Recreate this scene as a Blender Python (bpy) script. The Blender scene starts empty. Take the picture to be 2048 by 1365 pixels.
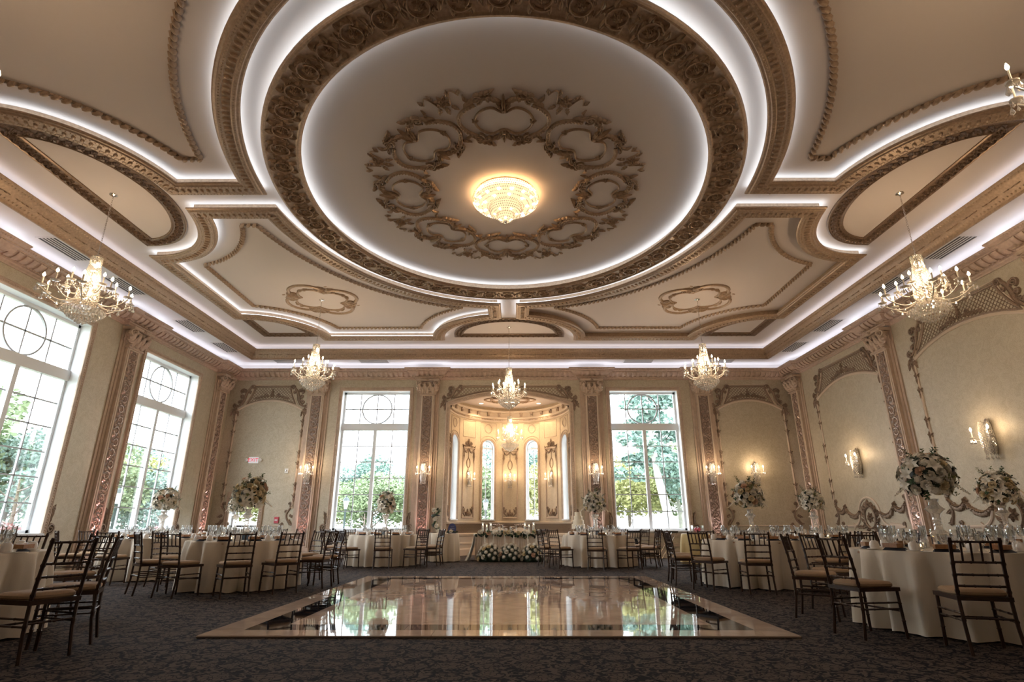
import bpy, math, random
import numpy as np
from mathutils import Matrix, Vector
R = math.radians
PI = math.pi
rnd = random.Random(7)
scn = bpy.context.scene
COL = scn.collection

# ------------------------------------------------------------------ camera, world, exposure
cam_d = bpy.data.cameras.new('camera')
cam_d.sensor_width = 36.0
cam_d.lens = 36.0 * 1111.0 / 2048.0
cam_d.clip_start = 0.05
cam_d.clip_end = 500
cam = bpy.data.objects.new('camera', cam_d)
COL.objects.link(cam)
cam.location = (0.15, 0.0, 1.02)
cam.rotation_euler = (R(90 + 18.35), 0, R(0.196))
scn.camera = cam

world = bpy.data.worlds.new('overcast_sky')
scn.world = world
world.use_nodes = True
wn = world.node_tree
wn.nodes.clear()
wo = wn.nodes.new('ShaderNodeOutputWorld')
wb = wn.nodes.new('ShaderNodeBackground')
wb.inputs[0].default_value = (0.88, 0.94, 1.0, 1)
wb.inputs[1].default_value = 6.3
wn.links.new(wb.outputs[0], wo.inputs[0])

vs = scn.view_settings
vs.view_transform = 'Standard'
vs.look = 'None'
vs.gamma = 1.0
vs.use_curve_mapping = False
vs.exposure = 0.9
scn.cycles.max_bounces = 7
scn.cycles.adaptive_threshold = .02
scn.cycles.transparent_max_bounces = 16
scn.cycles.sample_clamp_indirect = 4.0

CW = (1.0, 0.72, 0.45)      # warm bulb colour

# ------------------------------------------------------------------ materials
MATS = {}
def nt(name):
    m = bpy.data.materials.new(name)
    m.use_nodes = True
    t = m.node_tree
    p = t.nodes['Principled BSDF']
    MATS[name] = m
    return m, t, p
def mat(name, col, rough=.6, metal=0., spec=.5, noise=0., nscale=20., bump=0., bscale=60., coat=0.):
    m, t, p = nt(name)
    p.inputs['Base Color'].default_value = (*col, 1)
    p.inputs['Roughness'].default_value = rough
    p.inputs['Metallic'].default_value = metal
    p.inputs['Specular IOR Level'].default_value = spec
    p.inputs['Coat Weight'].default_value = coat
    if noise or bump:
        tc = t.nodes.new('ShaderNodeTexCoord')
    if noise:
        n = t.nodes.new('ShaderNodeTexNoise'); n.inputs['Scale'].default_value = nscale
        n.inputs['Detail'].default_value = 4
        r = t.nodes.new('ShaderNodeValToRGB')
        r.color_ramp.elements[0].position = .3; r.color_ramp.elements[1].position = .7
        r.color_ramp.elements[0].color = (*[c * (1 - noise) for c in col], 1)
        r.color_ramp.elements[1].color = (*[min(1, c * (1 + noise)) for c in col], 1)
        t.links.new(tc.outputs['Object'], n.inputs['Vector'])
        t.links.new(n.outputs['Fac'], r.inputs['Fac'])
        t.links.new(r.outputs['Color'], p.inputs['Base Color'])
    if bump:
        n2 = t.nodes.new('ShaderNodeTexNoise'); n2.inputs['Scale'].default_value = bscale
        b = t.nodes.new('ShaderNodeBump'); b.inputs['Strength'].default_value = bump
        b.inputs['Distance'].default_value = .01
        t.links.new(tc.outputs['Object'], n2.inputs['Vector'])
        t.links.new(n2.outputs['Fac'], b.inputs['Height'])
        t.links.new(b.outputs['Normal'], p.inputs['Normal'])
    return m
def emis(name, col, s, sample='AUTO'):
    m = bpy.data.materials.new(name); m.use_nodes = True
    t = m.node_tree; t.nodes.clear()
    o = t.nodes.new('ShaderNodeOutputMaterial'); e = t.nodes.new('ShaderNodeEmission')
    e.inputs[0].default_value = (*col, 1); e.inputs[1].default_value = s
    t.links.new(e.outputs[0], o.inputs[0])
    m.cycles.emission_sampling = sample
    MATS[name] = m
    return m
def thin_glass(name, tint=(1, 1, 1), gloss=(1, 1, 1), base=.04, top=.5, rough=.0, blend=.35):
    m = bpy.data.materials.new(name); m.use_nodes = True
    t = m.node_tree; t.nodes.clear()
    o = t.nodes.new('ShaderNodeOutputMaterial'); mx = t.nodes.new('ShaderNodeMixShader')
    tr = t.nodes.new('ShaderNodeBsdfTransparent'); gl = t.nodes.new('ShaderNodeBsdfGlossy')
    lw = t.nodes.new('ShaderNodeLayerWeight'); mr = t.nodes.new('ShaderNodeMapRange')
    tr.inputs[0].default_value = (*tint, 1); gl.inputs[0].default_value = (*gloss, 1)
    gl.inputs['Roughness'].default_value = rough
    lw.inputs[0].default_value = blend
    mr.inputs['To Min'].default_value = base; mr.inputs['To Max'].default_value = top
    t.links.new(lw.outputs['Fresnel'], mr.inputs['Value'])
    t.links.new(mr.outputs[0], mx.inputs[0])
    t.links.new(tr.outputs[0], mx.inputs[1]); t.links.new(gl.outputs[0], mx.inputs[2])
    t.links.new(mx.outputs[0], o.inputs[0])
    MATS[name] = m
    return m

mat('ceiling_white', (.66, .58, .535), .85, spec=.2)
mat('soffit_white', (.74, .71, .71), .85, spec=.2)
mat('trim_tan', (.50, .385, .295), .55, noise=.10, nscale=9)
mat('trim_cream', (.60, .49, .38), .55)
mat('cornice_rose', (.48, .36, .285), .5, noise=.12, nscale=14)
mat('gilt_brown', (.41, .29, .20), .42, metal=.25, noise=.18, nscale=25)
mat('gilt_dark', (.22, .145, .095), .4, metal=.4, noise=.3, nscale=60)
mat('ornament_tan', (.27, .195, .14), .45, metal=.25, noise=.2, nscale=30)
mat('silver_relief', (.58, .46, .38), .32, metal=.65)
mat('glass_arm', (.82, .75, .66), .18, coat=.5)
mat('strip_ground', (.27, .20, .16), .5)
mat('window_white', (.80, .83, .85), .5)
mat('window_bar', (.45, .47, .50), .5)
mat('chair_wood', (.040, .018, .010), .33, spec=.35, noise=.35, nscale=18)
mat('cushion_tan', (.36, .24, .14), .85, noise=.08, nscale=60)
mat('cloth_ivory', (.74, .66, .54), .9, bump=.15, bscale=220)
mat('cloth_white', (.82, .83, .80), .9, bump=.12, bscale=200)
mat('tulle', (.80, .84, .84), .9)
mat('cloth_gold', (.62, .50, .25), .8)
mat('chrome', (.75, .72, .68), .18, metal=1.)
mat('candle_white', (.85, .78, .66), .6)
mat('black_metal', (.02, .02, .02), .4)
mat('black_cloth', (.012, .012, .016), .9)
mat('white_plastic', (.80, .80, .78), .4)
mat('red_plastic', (.55, .06, .09), .4)
mat('vent_dark', (.05, .05, .06), .7)
mat('porcelain', (.82, .78, .72), .25, coat=.4)
mat('wood_box', (.30, .15, .065), .5, noise=.25, nscale=30)
mat('napkin_dark', (.03, .035, .05), .8)
mat('paper_white', (.85, .84, .80), .7)
mat('photo_blue', (.10, .15, .22), .5, noise=.6, nscale=14)
mat('navy_sign', (.035, .05, .15), .6)
mat('petal_white', (.88, .83, .72), .7, noise=.05, nscale=40)
mat('petal_cream', (.85, .72, .48), .7, noise=.12, nscale=30)
mat('petal_peach', (.80, .56, .40), .7, noise=.12, nscale=30)
mat('leaf_green', (.045, .10, .035), .5, noise=.4, nscale=25)
mat('leaf_dark', (.015, .032, .016), .55, noise=.4, nscale=25)
mat('leaf_olive', (.16, .17, .05), .5, noise=.3, nscale=25)
mat('cake_icing', (.83, .77, .62), .55)
mat('chair_cream', (.74, .62, .50), .8)
mat('tree_green', (0.22, 0.29, 0.165), .7, noise=.35, nscale=1.2)
mat('tree_yellow', (0.37, 0.38, 0.17), .7, noise=.3, nscale=1.2)
mat('tree_blue', (0.205, 0.31, 0.27), .7, noise=.35, nscale=1.2)
mat('tree_red', (0.34, 0.16, 0.16), .7, noise=.3, nscale=1.2)
mat('bark', (.16, .13, .11), .9, noise=.3, nscale=8)
mat('bark_pale', (.55, .55, .52), .9, noise=.2, nscale=6)
mat('lawn', (0.19, 0.21, 0.13), .9, noise=.25, nscale=1.5)
mat('brick_red', (.40, .16, .10), .9, noise=.2, nscale=10)
mat('statue_white', (.88, .88, .88), .6)
mat('lamp_post', (.03, .05, .05), .5)
mat('marble_beige', (.58, .45, .36), .03, spec=.6, noise=.12, nscale=5, bump=.05, bscale=3.5)
mat('marble_pink', (.56, .42, .34), .03, spec=.6, noise=.15, nscale=4, bump=.05, bscale=3.5)
mat('marble_black', (.012, .013, .018), .03, spec=.6)
mat('grout', (.12, .09, .07), .8)
emis('led_white', (.75, .88, 1.0), 3.6)
emis('led_rose', (.88, .90, 1.0), 1.4)
emis('bulb_warm', (1.0, .74, .46), 24.0, 'NONE')
emis('flame', (1.0, .62, .25), 18.0, 'NONE')
emis('dome_glow', (1.0, .66, .36), .85, 'FRONT')
emis('dome_side', (1.0, .55, .22), 9.0, 'FRONT')
emis('exit_glow', (.90, .86, .84), .38)
emis('exit_red', (1.0, .03, .10), .5)
emis('uplight_lens', (1.0, .72, .74), 6.0, 'NONE')
emis('downlight_lens', (1.0, .85, .62), 9.0, 'NONE')
thin_glass('pane_glass', base=.0, top=.22, blend=.25)
thin_glass('clear_glass', (.97, .98, .98), base=.10, top=.75, blend=.45)
def crystal():
    m = thin_glass('crystal', (.96, .95, .93), (1, .97, .93), base=.45, top=.92, rough=.04, blend=.5)
    t = m.node_tree
    mx = [n for n in t.nodes if n.type == 'MIX_SHADER'][0]; gl = [n for n in t.nodes if n.type == 'BSDF_GLOSSY'][0]
    d = t.nodes.new('ShaderNodeBsdfDiffuse'); d.inputs[0].default_value = (.9, .88, .84, 1)
    tl = t.nodes.new('ShaderNodeBsdfTranslucent'); tl.inputs[0].default_value = (.9, .88, .84, 1)
    m1 = t.nodes.new('ShaderNodeMixShader'); m1.inputs[0].default_value = .5
    m2 = t.nodes.new('ShaderNodeMixShader'); m2.inputs[0].default_value = .45
    t.links.new(d.outputs[0], m1.inputs[1]); t.links.new(tl.outputs[0], m1.inputs[2])
    t.links.new(gl.outputs[0], m2.inputs[1]); t.links.new(m1.outputs[0], m2.inputs[2]); t.links.new(m2.outputs[0], mx.inputs[2])
crystal()
thin_glass('tulle_sheer', (.9, .93, .95), (.2, .2, .2), base=.1, top=.3, rough=.8)

def wallpaper(name, c1, c2, scale):
    m, t, p = nt(name)
    tc = t.nodes.new('ShaderNodeTexCoord')
    n = t.nodes.new('ShaderNodeTexNoise'); n.inputs['Scale'].default_value = scale; n.inputs['Detail'].default_value = 3
    n.inputs['Distortion'].default_value = 1.5
    w = t.nodes.new('ShaderNodeTexNoise'); w.inputs['Scale'].default_value = scale * 9; w.inputs['Detail'].default_value = 3
    mx = t.nodes.new('ShaderNodeMixRGB'); mx.inputs[0].default_value = .6
    r = t.nodes.new('ShaderNodeValToRGB')
    r.color_ramp.elements[0].position = .40; r.color_ramp.elements[1].position = .60
    r.color_ramp.elements[0].color = (*c1, 1); r.color_ramp.elements[1].color = (*c2, 1)
    t.links.new(tc.outputs['Object'], n.inputs['Vector']); t.links.new(tc.outputs['Object'], w.inputs['Vector'])
    t.links.new(n.outputs['Fac'], mx.inputs[1]); t.links.new(w.outputs['Fac'], mx.inputs[2])
    t.links.new(mx.outputs[0], r.inputs['Fac']); t.links.new(r.outputs['Color'], p.inputs['Base Color'])
    rr = t.nodes.new('ShaderNodeMapRange'); rr.inputs['To Min'].default_value = .60; rr.inputs['To Max'].default_value = .42
    t.links.new(mx.outputs[0], rr.inputs['Value']); t.links.new(rr.outputs[0], p.inputs['Roughness'])
    p.inputs['Specular IOR Level'].default_value = .5
    p.inputs['Metallic'].default_value = .12
    return m
wallpaper('wall_damask', (.45, .39, .285), (.56, .50, .385), 6)
wallpaper('niche_wall', (.55, .45, .32), (.62, .52, .38), 3)

def carpet():
    m, t, p = nt('carpet')
    L = t.links.new
    tc = t.nodes.new('ShaderNodeTexCoord')
    mp = t.nodes.new('ShaderNodeMapping'); mp.inputs['Scale'].default_value = (1, 1, 1)
    L(tc.outputs['Object'], mp.inputs['Vector'])
    ns = t.nodes.new('ShaderNodeTexNoise'); ns.inputs['Scale'].default_value = 9; ns.inputs['Detail'].default_value = 2
    L(mp.outputs[0], ns.inputs['Vector'])
    ad = t.nodes.new('ShaderNodeMixRGB'); ad.blend_type = 'ADD'; ad.inputs[0].default_value = .16
    L(mp.outputs[0], ad.inputs[1]); L(ns.outputs['Color'], ad.inputs[2])
    def node(k, **kw):
        n = t.nodes.new(k)
        for q, v in kw.items(): setattr(n, q, v)
        return n
    def rng(src, lo, hi):
        n = t.nodes.new('ShaderNodeMapRange'); n.inputs['From Min'].default_value = lo; n.inputs['From Max'].default_value = hi; L(src, n.inputs['Value']); return n.outputs[0]
    def mth(op, a_, b_=None, v=None):
        n = node('ShaderNodeMath', operation=op); L(a_, n.inputs[0])
        if b_ is not None: L(b_, n.inputs[1])
        elif v is not None: n.inputs[1].default_value = v
        return n.outputs[0]
    v1 = node('ShaderNodeTexVoronoi'); v1.inputs['Scale'].default_value = 3.1; v1.inputs['Randomness'].default_value = .35
    v2 = node('ShaderNodeTexVoronoi', feature='DISTANCE_TO_EDGE'); v2.inputs['Scale'].default_value = 19
    v3 = node('ShaderNodeTexVoronoi', feature='DISTANCE_TO_EDGE'); v3.inputs['Scale'].default_value = 7.5
    for v in (v1, v2, v3): L(ad.outputs[0], v.inputs['Vector'])
    disc = rng(v1.outputs['Distance'], .40, .35)
    petals = mth('MULTIPLY', disc, rng(v2.outputs['Distance'], .03, .10))
    vine = rng(v3.outputs['Distance'], .085, .05)
    leaves = rng(v2.outputs['Distance'], .17, .22)
    halo = rng(v1.outputs['Distance'], .42, .47)
    mu_ = mth('MAXIMUM', petals, mth('MULTIPLY', mth('MAXIMUM', vine, leaves), halo))
    class _O: outputs = [mu_]
    mu = _O
    rp = t.nodes.new('ShaderNodeValToRGB')
    e = rp.color_ramp.elements
    e[0].position = .08; e[0].color = (.006, .006, .009, 1); e[1].position = .8; e[1].color = (.10, .076, .063, 1)
    L(mu.outputs[0], rp.inputs['Fac']); L(rp.outputs['Color'], p.inputs['Base Color'])
    p.inputs['Roughness'].default_value = .95
    p.inputs['Specular IOR Level'].default_value = .15
    fb = t.nodes.new('ShaderNodeTexNoise'); fb.inputs['Scale'].default_value = 260
    b = t.nodes.new('ShaderNodeBump'); b.inputs['Strength'].default_value = .5; b.inputs['Distance'].default_value = .006
    L(tc.outputs['Object'], fb.inputs['Vector']); L(fb.outputs['Fac'], b.inputs['Height']); L(b.outputs['Normal'], p.inputs['Normal'])
carpet()

# ------------------------------------------------------------------ mesh builder
class MB:
    def __init__(s): s.v = []; s.f = []
    def add(s, v, f):
        o = len(s.v); s.v.extend(v); s.f.extend([tuple(i + o for i in q) for q in f]); return s
    def box(s, x0, x1, y0, y1, z0, z1):
        return s.add([(x0, y0, z0), (x1, y0, z0), (x1, y1, z0), (x0, y1, z0), (x0, y0, z1), (x1, y0, z1), (x1, y1, z1), (x0, y1, z1)],
                     [(0, 3, 2, 1), (4, 5, 6, 7), (0, 1, 5, 4), (1, 2, 6, 5), (2, 3, 7, 6), (3, 0, 4, 7)])
    def grid(s, rows, closed_u=False, closed_v=False):
        nr, nc = len(rows), len(rows[0]); v = [p for r in rows for p in r]; f = []
        for i in range(nr if closed_v else nr - 1):
            i2 = (i + 1) % nr
            for j in range(nc if closed_u else nc - 1):
                j2 = (j + 1) % nc
                f.append((i * nc + j, i * nc + j2, i2 * nc + j2, i2 * nc + j))
        return s.add(v, f)
    def sweep(s, path, prof, closed=False, pclosed=False):
        """path: (x,y) points; prof: (u,z) with u to the left of the path"""
        n = len(path); rows = []
        for i in range(n):
            p = path[i]
            a = path[i - 1] if (closed or i > 0) else None
            c = path[(i + 1) % n] if (closed or i < n - 1) else None
            def nrm(q, w):
                dx, dy = w[0] - q[0], w[1] - q[1]; l = math.hypot(dx, dy) or 1e-9
                return (-dy / l, dx / l)
            n1 = nrm(a, p) if a else nrm(p, c); n2 = nrm(p, c) if c else n1
            mx, my = n1[0] + n2[0], n1[1] + n2[1]; l = math.hypot(mx, my) or 1e-9
            mx /= l; my /= l
            k = 1 / max(.35, mx * n1[0] + my * n1[1])
            rows.append([(p[0] + mx * u * k, p[1] + my * u * k, z) for u, z in prof])
        return s.grid(rows, closed_u=pclosed, closed_v=closed)
    def ribbon(s, pts, w, h, z0=0., n=4, closed=False):
        m = len(pts); rows = []
        for i in range(m):
            if closed: a, c = pts[i - 1], pts[(i + 1) % m]
            else: a, c = pts[max(0, i - 1)], pts[min(m - 1, i + 1)]
            dx, dy = c[0] - a[0], c[1] - a[1]; l = math.hypot(dx, dy) or 1e-9
            nx, ny = -dy / l, dx / l
            ww = w[i] if isinstance(w, (list, tuple)) else w
            hh = h[i] if isinstance(h, (list, tuple)) else h
            rows.append([(pts[i][0] + nx * ww * math.cos(PI * k / n), pts[i][1] + ny * ww * math.cos(PI * k / n),
                          z0 + hh * math.sin(PI * k / n)) for k in range(n + 1)])
        return s.grid(rows, closed_v=closed)
    def lathe(s, prof, n=12, c=(0, 0), z0=0., squash=1., mod=None):
        rows = []
        for r, z in prof:
            rows.append([(c[0] + r * math.cos(2 * PI * k / n), c[1] + r * math.sin(2 * PI * k / n) * squash, z0 + z) for k in range(n)])
        return s.grid(rows, closed_u=True)
    def tube(s, pts, r, n=6, cap=True):
        m = len(pts); rows = []; up = Vector((0, 0, 1)); prev = None
        P = [Vector(p) for p in pts]
        for i in range(m):
            d = P[min(m - 1, i + 1)] - P[max(0, i - 1)]; d.normalize()
            if prev is None:
                ref = up if abs(d.z) < .9 else Vector((1, 0, 0))
                prev = d.cross(ref).normalized()
            a = (prev - d * prev.dot(d)).normalized(); b = d.cross(a); prev = a
            rr = r[i] if isinstance(r, (list, tuple)) else r
            rows.append([tuple(P[i] + (a * math.cos(2 * PI * k / n) + b * math.sin(2 * PI * k / n)) * rr) for k in range(n)])
        o = len(s.v)
        s.grid(rows, closed_u=True)
        if cap:
            s.f.append(tuple(o + k for k in reversed(range(n)))); s.f.append(tuple(o + (m - 1) * n + k for k in range(n)))
        return s
    def dome(s, x, y, r, h, z0=0., n=6, m=2, sq=1., ang=0.):
        rows = []; ca, sa = math.cos(ang), math.sin(ang)
        for i in range(m):
            t = PI / 2 * i / m
            row = []
            for k in range(n):
                px, py = r * math.cos(t) * math.cos(2 * PI * k / n), sq * r * math.cos(t) * math.sin(2 * PI * k / n)
                row.append((x + px * ca - py * sa, y + px * sa + py * ca, z0 + h * math.sin(t)))
            rows.append(row)
        o = len(s.v); s.grid(rows, closed_u=True); s.v.append((x, y, z0 + h)); top = len(s.v) - 1
        b = o + (m - 1) * n
        s.f.extend([(b + k, b + (k + 1) % n, top) for k in range(n)])
        return s
    def leaf(s, x, y, ang, L, W, h, lobes=3, bend=0., z0=0., n=6, tip=0.):
        rows = []; px, py, a = x, y, ang; st = L / n
        for i in range(n + 1):
            t = i / n
            w = W * (math.sin(PI * min(1, .08 + .92 * t) ** .75) * .9 + .04) * (1 + .28 * math.cos(2 * PI * lobes * t + PI))
            nx, ny = -math.sin(a), math.cos(a); e = (.35 + .65 * math.sin(PI * min(1., t * .9 + .1)))
            zz = z0 + tip * t * t
            rows.append([(px - nx * w, py - ny * w, zz + .1 * h * e), (px - nx * w * .5, py - ny * w * .5, zz + h * e),
                         (px, py, zz + .55 * h * e), (px + nx * w * .5, py + ny * w * .5, zz + h * e), (px + nx * w, py + ny * w, zz + .1 * h * e)])
            px += math.cos(a) * st; py += math.sin(a) * st; a += bend / n
        return s.grid(rows)
    def rosette(s, x, y, r, h, petals=6, z0=0., rot=0.):
        for k in range(petals):
            a = rot + 2 * PI * k / petals
            s.leaf(x + math.cos(a) * r * .15, y + math.sin(a) * r * .15, a, r * .85, r * 1.9 / petals, h * .6, lobes=1, n=3, z0=z0)
        for k in range(petals):
            a = rot + 2 * PI * (k + .5) / petals
            s.leaf(x, y, a, r * .6, r * 1.5 / petals, h * .7, lobes=1, n=3, z0=z0 + h * .3)
        return s.dome(x, y, r * .22, h * 1.15, z0=z0, n=6)
    def spiral(s, x, y, r0, r1, a0, turns, w0, w1, h, z0=0., n=18):
        pts, ws, hs = [], [], []
        for i in range(n + 1):
            t = i / n; a = a0 + turns * 2 * PI * t; r = r0 + (r1 - r0) * t
            pts.append((x + r * math.cos(a), y + r * math.sin(a))); ws.append(w0 + (w1 - w0) * t); hs.append(h)
        s.ribbon(pts, ws, hs, z0, n=3)
        return s.dome(x + r1 * math.cos(a), y + r1 * math.sin(a), max(w1 * 1.9, .01), h * 1.3, z0, n=6)
    def warp(s, fn): s.v = [fn(*p) for p in s.v]; return s
    def xf(s, M): s.v = [tuple(M @ Vector(p)) for p in s.v]; return s
    def merge(s, o, M=None):
        return s.add([tuple(M @ Vector(p)) for p in o.v] if M else o.v, o.f)
    def mesh(s, name, m, smooth=True, ang=40):
        me = bpy.data.meshes.new(name)
        me.from_pydata(s.v, [], s.f)
        me.materials.append(MATS[m])
        if smooth:
            me.shade_smooth(); me.set_sharp_from_angle(angle=R(ang))
        me.update()
        return me
    def obj(s, name, m, parent=None, smooth=True, ang=40, kind=None, label=None):
        return mo(name, s.mesh(name, m, smooth, ang), parent, kind=kind, label=label)

def mo(name, me, parent=None, loc=None, rz=0., kind=None, label=None, M=None):
    o = bpy.data.objects.new(name, me); COL.objects.link(o)
    if parent is not None: o.parent = parent
    if M is not None: o.matrix_local = M
    else:
        if loc is not None: o.location = loc
        o.rotation_euler.z = rz
    if kind: o['kind'] = kind
    if label: o['label'] = label
    return o
def tag(o, label, cat, group=None, kind=None):
    o['label'] = label; o['category'] = cat
    if group: o['group'] = group
    if kind: o['kind'] = kind
    return o
def thing(name, label, cat, loc=(0, 0, 0), rz=0., group=None, M=None, kind=None):
    o = bpy.data.objects.new(name, None); COL.objects.link(o); o.empty_display_size = .1
    if M is not None: o.matrix_world = M
    else: o.location = loc; o.rotation_euler.z = rz
    return tag(o, label, cat, group, kind)
def struct(name, label=None, M=None):
    o = bpy.data.objects.new(name, None); COL.objects.link(o); o.empty_display_size = .1
    if M is not None: o.matrix_world = M
    o['kind'] = 'structure'
    if label: o['label'] = label; o['category'] = name.split('_')[0]
    return o
def dup(o, parent=None):
    c = o.copy(); COL.objects.link(c); c.parent = parent
    for ch in o.children: dup(ch, c)
    return c
def frame(o, x, y, z):
    return Matrix(((x[0], y[0], z[0], o[0]), (x[1], y[1], z[1], o[1]), (x[2], y[2], z[2], o[2]), (0, 0, 0, 1)))
YN, YF, XW = -1.16, 19.4, 10.0
CY = 9.12
def MFAR(x, z=0., d=0.): return frame((x, YF - d, z), (1, 0, 0), (0, 0, 1), (0, -1, 0))
def MNEAR(x, z=0., d=0.): return frame((x, YN + d, z), (-1, 0, 0), (0, 0, 1), (0, 1, 0))
def MLEFT(y, z=0., d=0.): return frame((-XW + d, y, z), (0, 1, 0), (0, 0, 1), (1, 0, 0))
def MRIGHT(y, z=0., d=0.): return frame((XW - d, y, z), (0, -1, 0), (0, 0, 1), (-1, 0, 0))
ZC, ZS = 6.98, 6.53
MCEIL = frame((0, CY, ZC), (1, 0, 0), (0, -1, 0), (0, 0, -1))
def lerp(a, b, t): return a + (b - a) * t
def arc(cx, cy, a, b, t0, t1, n): return [(cx + a * math.cos(lerp(t0, t1, i / n)), cy + b * math.sin(lerp(t0, t1, i / n))) for i in range(n + 1)]
# ------------------------------------------------------------------ room shell
def wall_grid(x0, x1, y0, y1, holes, xs=()):
    b = MB()
    X = sorted(set([x0, x1] + [h[0] for h in holes] + [h[1] for h in holes] + list(xs)))
    Y = sorted(set([y0, y1] + [h[2] for h in holes] + [h[3] for h in holes]))
    for i in range(len(X) - 1):
        for j in range(len(Y) - 1):
            cx, cy = (X[i] + X[i + 1]) / 2, (Y[j] + Y[j + 1]) / 2
            if any(h[0] < cx < h[1] and h[2] < cy < h[3] for h in holes): continue
            b.add([(X[i], Y[j], 0), (X[i + 1], Y[j], 0), (X[i + 1], Y[j + 1], 0), (X[i], Y[j + 1], 0)], [(0, 1, 2, 3)])
    return b
def arch_fill(b, xl, xr, ys, ya, ytop, n=16, z=0.):
    """fills between a segmental / round arch (springing ys, apex ya) and a flat top ytop"""
    hw = (xr - xl) / 2; cx = (xl + xr) / 2; rise = ya - ys
    rad = (hw * hw + rise * rise) / (2 * rise); cyy = ya - rad
    pts = []
    for i in range(n + 1):
        x = -hw + 2 * hw * i / n
        pts.append((cx + x, cyy + math.sqrt(max(0, rad * rad - x * x))))
    b.grid([[(p[0], p[1], z) for p in pts], [(p[0], ytop, z) for p in pts]])
    return pts
LW = [(14.62, 17.32), (9.78, 12.53)]
FW = [(-5.95, -3.55), (3.55, 5.95)]
ZW0, ZW1 = .85, 5.57
DOOR = (-9.36, -8.38, 0., 1.94)
NH, NSP, NAP = 2.1, 5.04, 5.43          # niche half width, springing, apex

floor = MB().box(-10.4, 10.4, YN - .4, 22.6, -.2, 0).obj('floor', 'carpet', smooth=False)
floor['kind'] = 'structure'
tag(floor, 'dark brown carpet with a taupe floral scroll pattern', 'floor', kind='structure')

wl = wall_grid(YN, YF, 0, 7, [(a, b, ZW0, ZW1) for a, b in LW]).xf(MLEFT(0)).obj('wall_left', 'wall_damask', smooth=False)
tag(wl, 'beige damask wall with the tall windows, left of the dance floor', 'wall', kind='structure')
wr = wall_grid(-YF, -YN, 0, 7, []).xf(frame((XW, 0, 0), (0, -1, 0), (0, 0, 1), (-1, 0, 0))).obj('wall_right', 'wall_damask', smooth=False)
tag(wr, 'beige damask wall with framed panels, right of the dance floor', 'wall', kind='structure')
wf_b = wall_grid(-XW, XW, 0, 7, [(a, b, ZW0, ZW1) for a, b in FW] + [(-NH, NH, 0, NAP), DOOR])
arch_fill(wf_b, -NH, NH, NSP, NAP, NAP + .0005, 24)
wf = wf_b.xf(MFAR(0)).obj('wall_far', 'wall_damask', smooth=False)
tag(wf, 'beige damask far wall with two windows and the arched niche', 'wall', kind='structure')
wnr = wall_grid(-XW, XW, 0, 7, []).xf(MNEAR(0)).obj('wall_near', 'wall_damask', smooth=False)
tag(wnr, 'plain beige damask wall behind the camera', 'wall', kind='structure')

TX, TYF = 9.0, 18.55
TYN = 2 * CY - TYF
ceil = struct('ceiling', 'off white ceiling in two levels with hidden cove lights')
b = MB()
def quad_h(b, x0, x1, y0, y1, z): b.add([(x0, y0, z), (x0, y1, z), (x1, y1, z), (x1, y0, z)], [(0, 1, 2, 3)])
for q in ((-XW, -TX, YN, YF), (TX, XW, YN, YF), (-TX, TX, TYF, YF), (-TX, TX, YN, TYN)): quad_h(b, *q, ZS)
b.obj('soffit', 'soffit_white', ceil, smooth=False)
b = MB(); quad_h(b, -TX, TX, TYN, TYF, ZC)
b.obj('tray_field', 'ceiling_white', ceil, smooth=False)
b = MB(); b.sweep([(-TX, TYN), (TX, TYN), (TX, TYF), (-TX, TYF)], [(0, ZS), (0, ZC)], closed=True)
b.obj('tray_side', 'soffit_white', ceil, smooth=False)

# ------------------------------------------------------------------ rows of small carved pieces along a path
def along(path, spacing, closed=False, u=0.):
    out = []; n = len(path)
    segs = [(path[i], path[(i + 1) % n]) for i in range(n if closed else n - 1)]
    tot = sum(math.dist(a, c) for a, c in segs); k = max(1, round(tot / spacing)); st = tot / k
    pos = st / 2; acc = 0.
    for a, c in segs:
        l = math.dist(a, c)
        if l < 1e-6: continue
        dx, dy = (c[0] - a[0]) / l, (c[1] - a[1]) / l
        while pos <= acc + l + 1e-9:
            t = pos - acc
            out.append((a[0] + dx * t - dy * u, a[1] + dy * t + dx * u, math.atan2(dy, dx))); pos += st
        acc += l
    return out
def beadrow(b, path, spacing, u, z, rx, ry, h, closed=False, turn=0., n=5, m=2, down=True):
    """domes on a path; z grows along the outward direction of the local frame"""
    for x, y, a in along(path, spacing, closed, u):
        b.dome(x, y, rx, h, z0=z, n=n, m=m, sq=ry / rx, ang=a + turn)
def sidebeads(b, path, spacing, u, z, r, closed=False, el=1.):
    """small faceted beads standing on a vertical face (world path, z up)"""
    for x, y, a in along(path, spacing, closed, u):
        ca, sa = math.cos(a), math.sin(a); V = []
        for (p, q, w) in ((1, 0, 0), (-1, 0, 0), (0, 1, 0), (0, -1, 0), (0, 0, 1), (0, 0, -1)):
            V.append((x + (p * ca - q * sa) * r, y + (p * sa + q * ca) * r, z + w * r * el))
        b.add(V, [(0, 2, 4), (2, 1, 4), (1, 3, 4), (3, 0, 4), (2, 0, 5), (1, 2, 5), (3, 1, 5), (0, 3, 5)])

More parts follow.
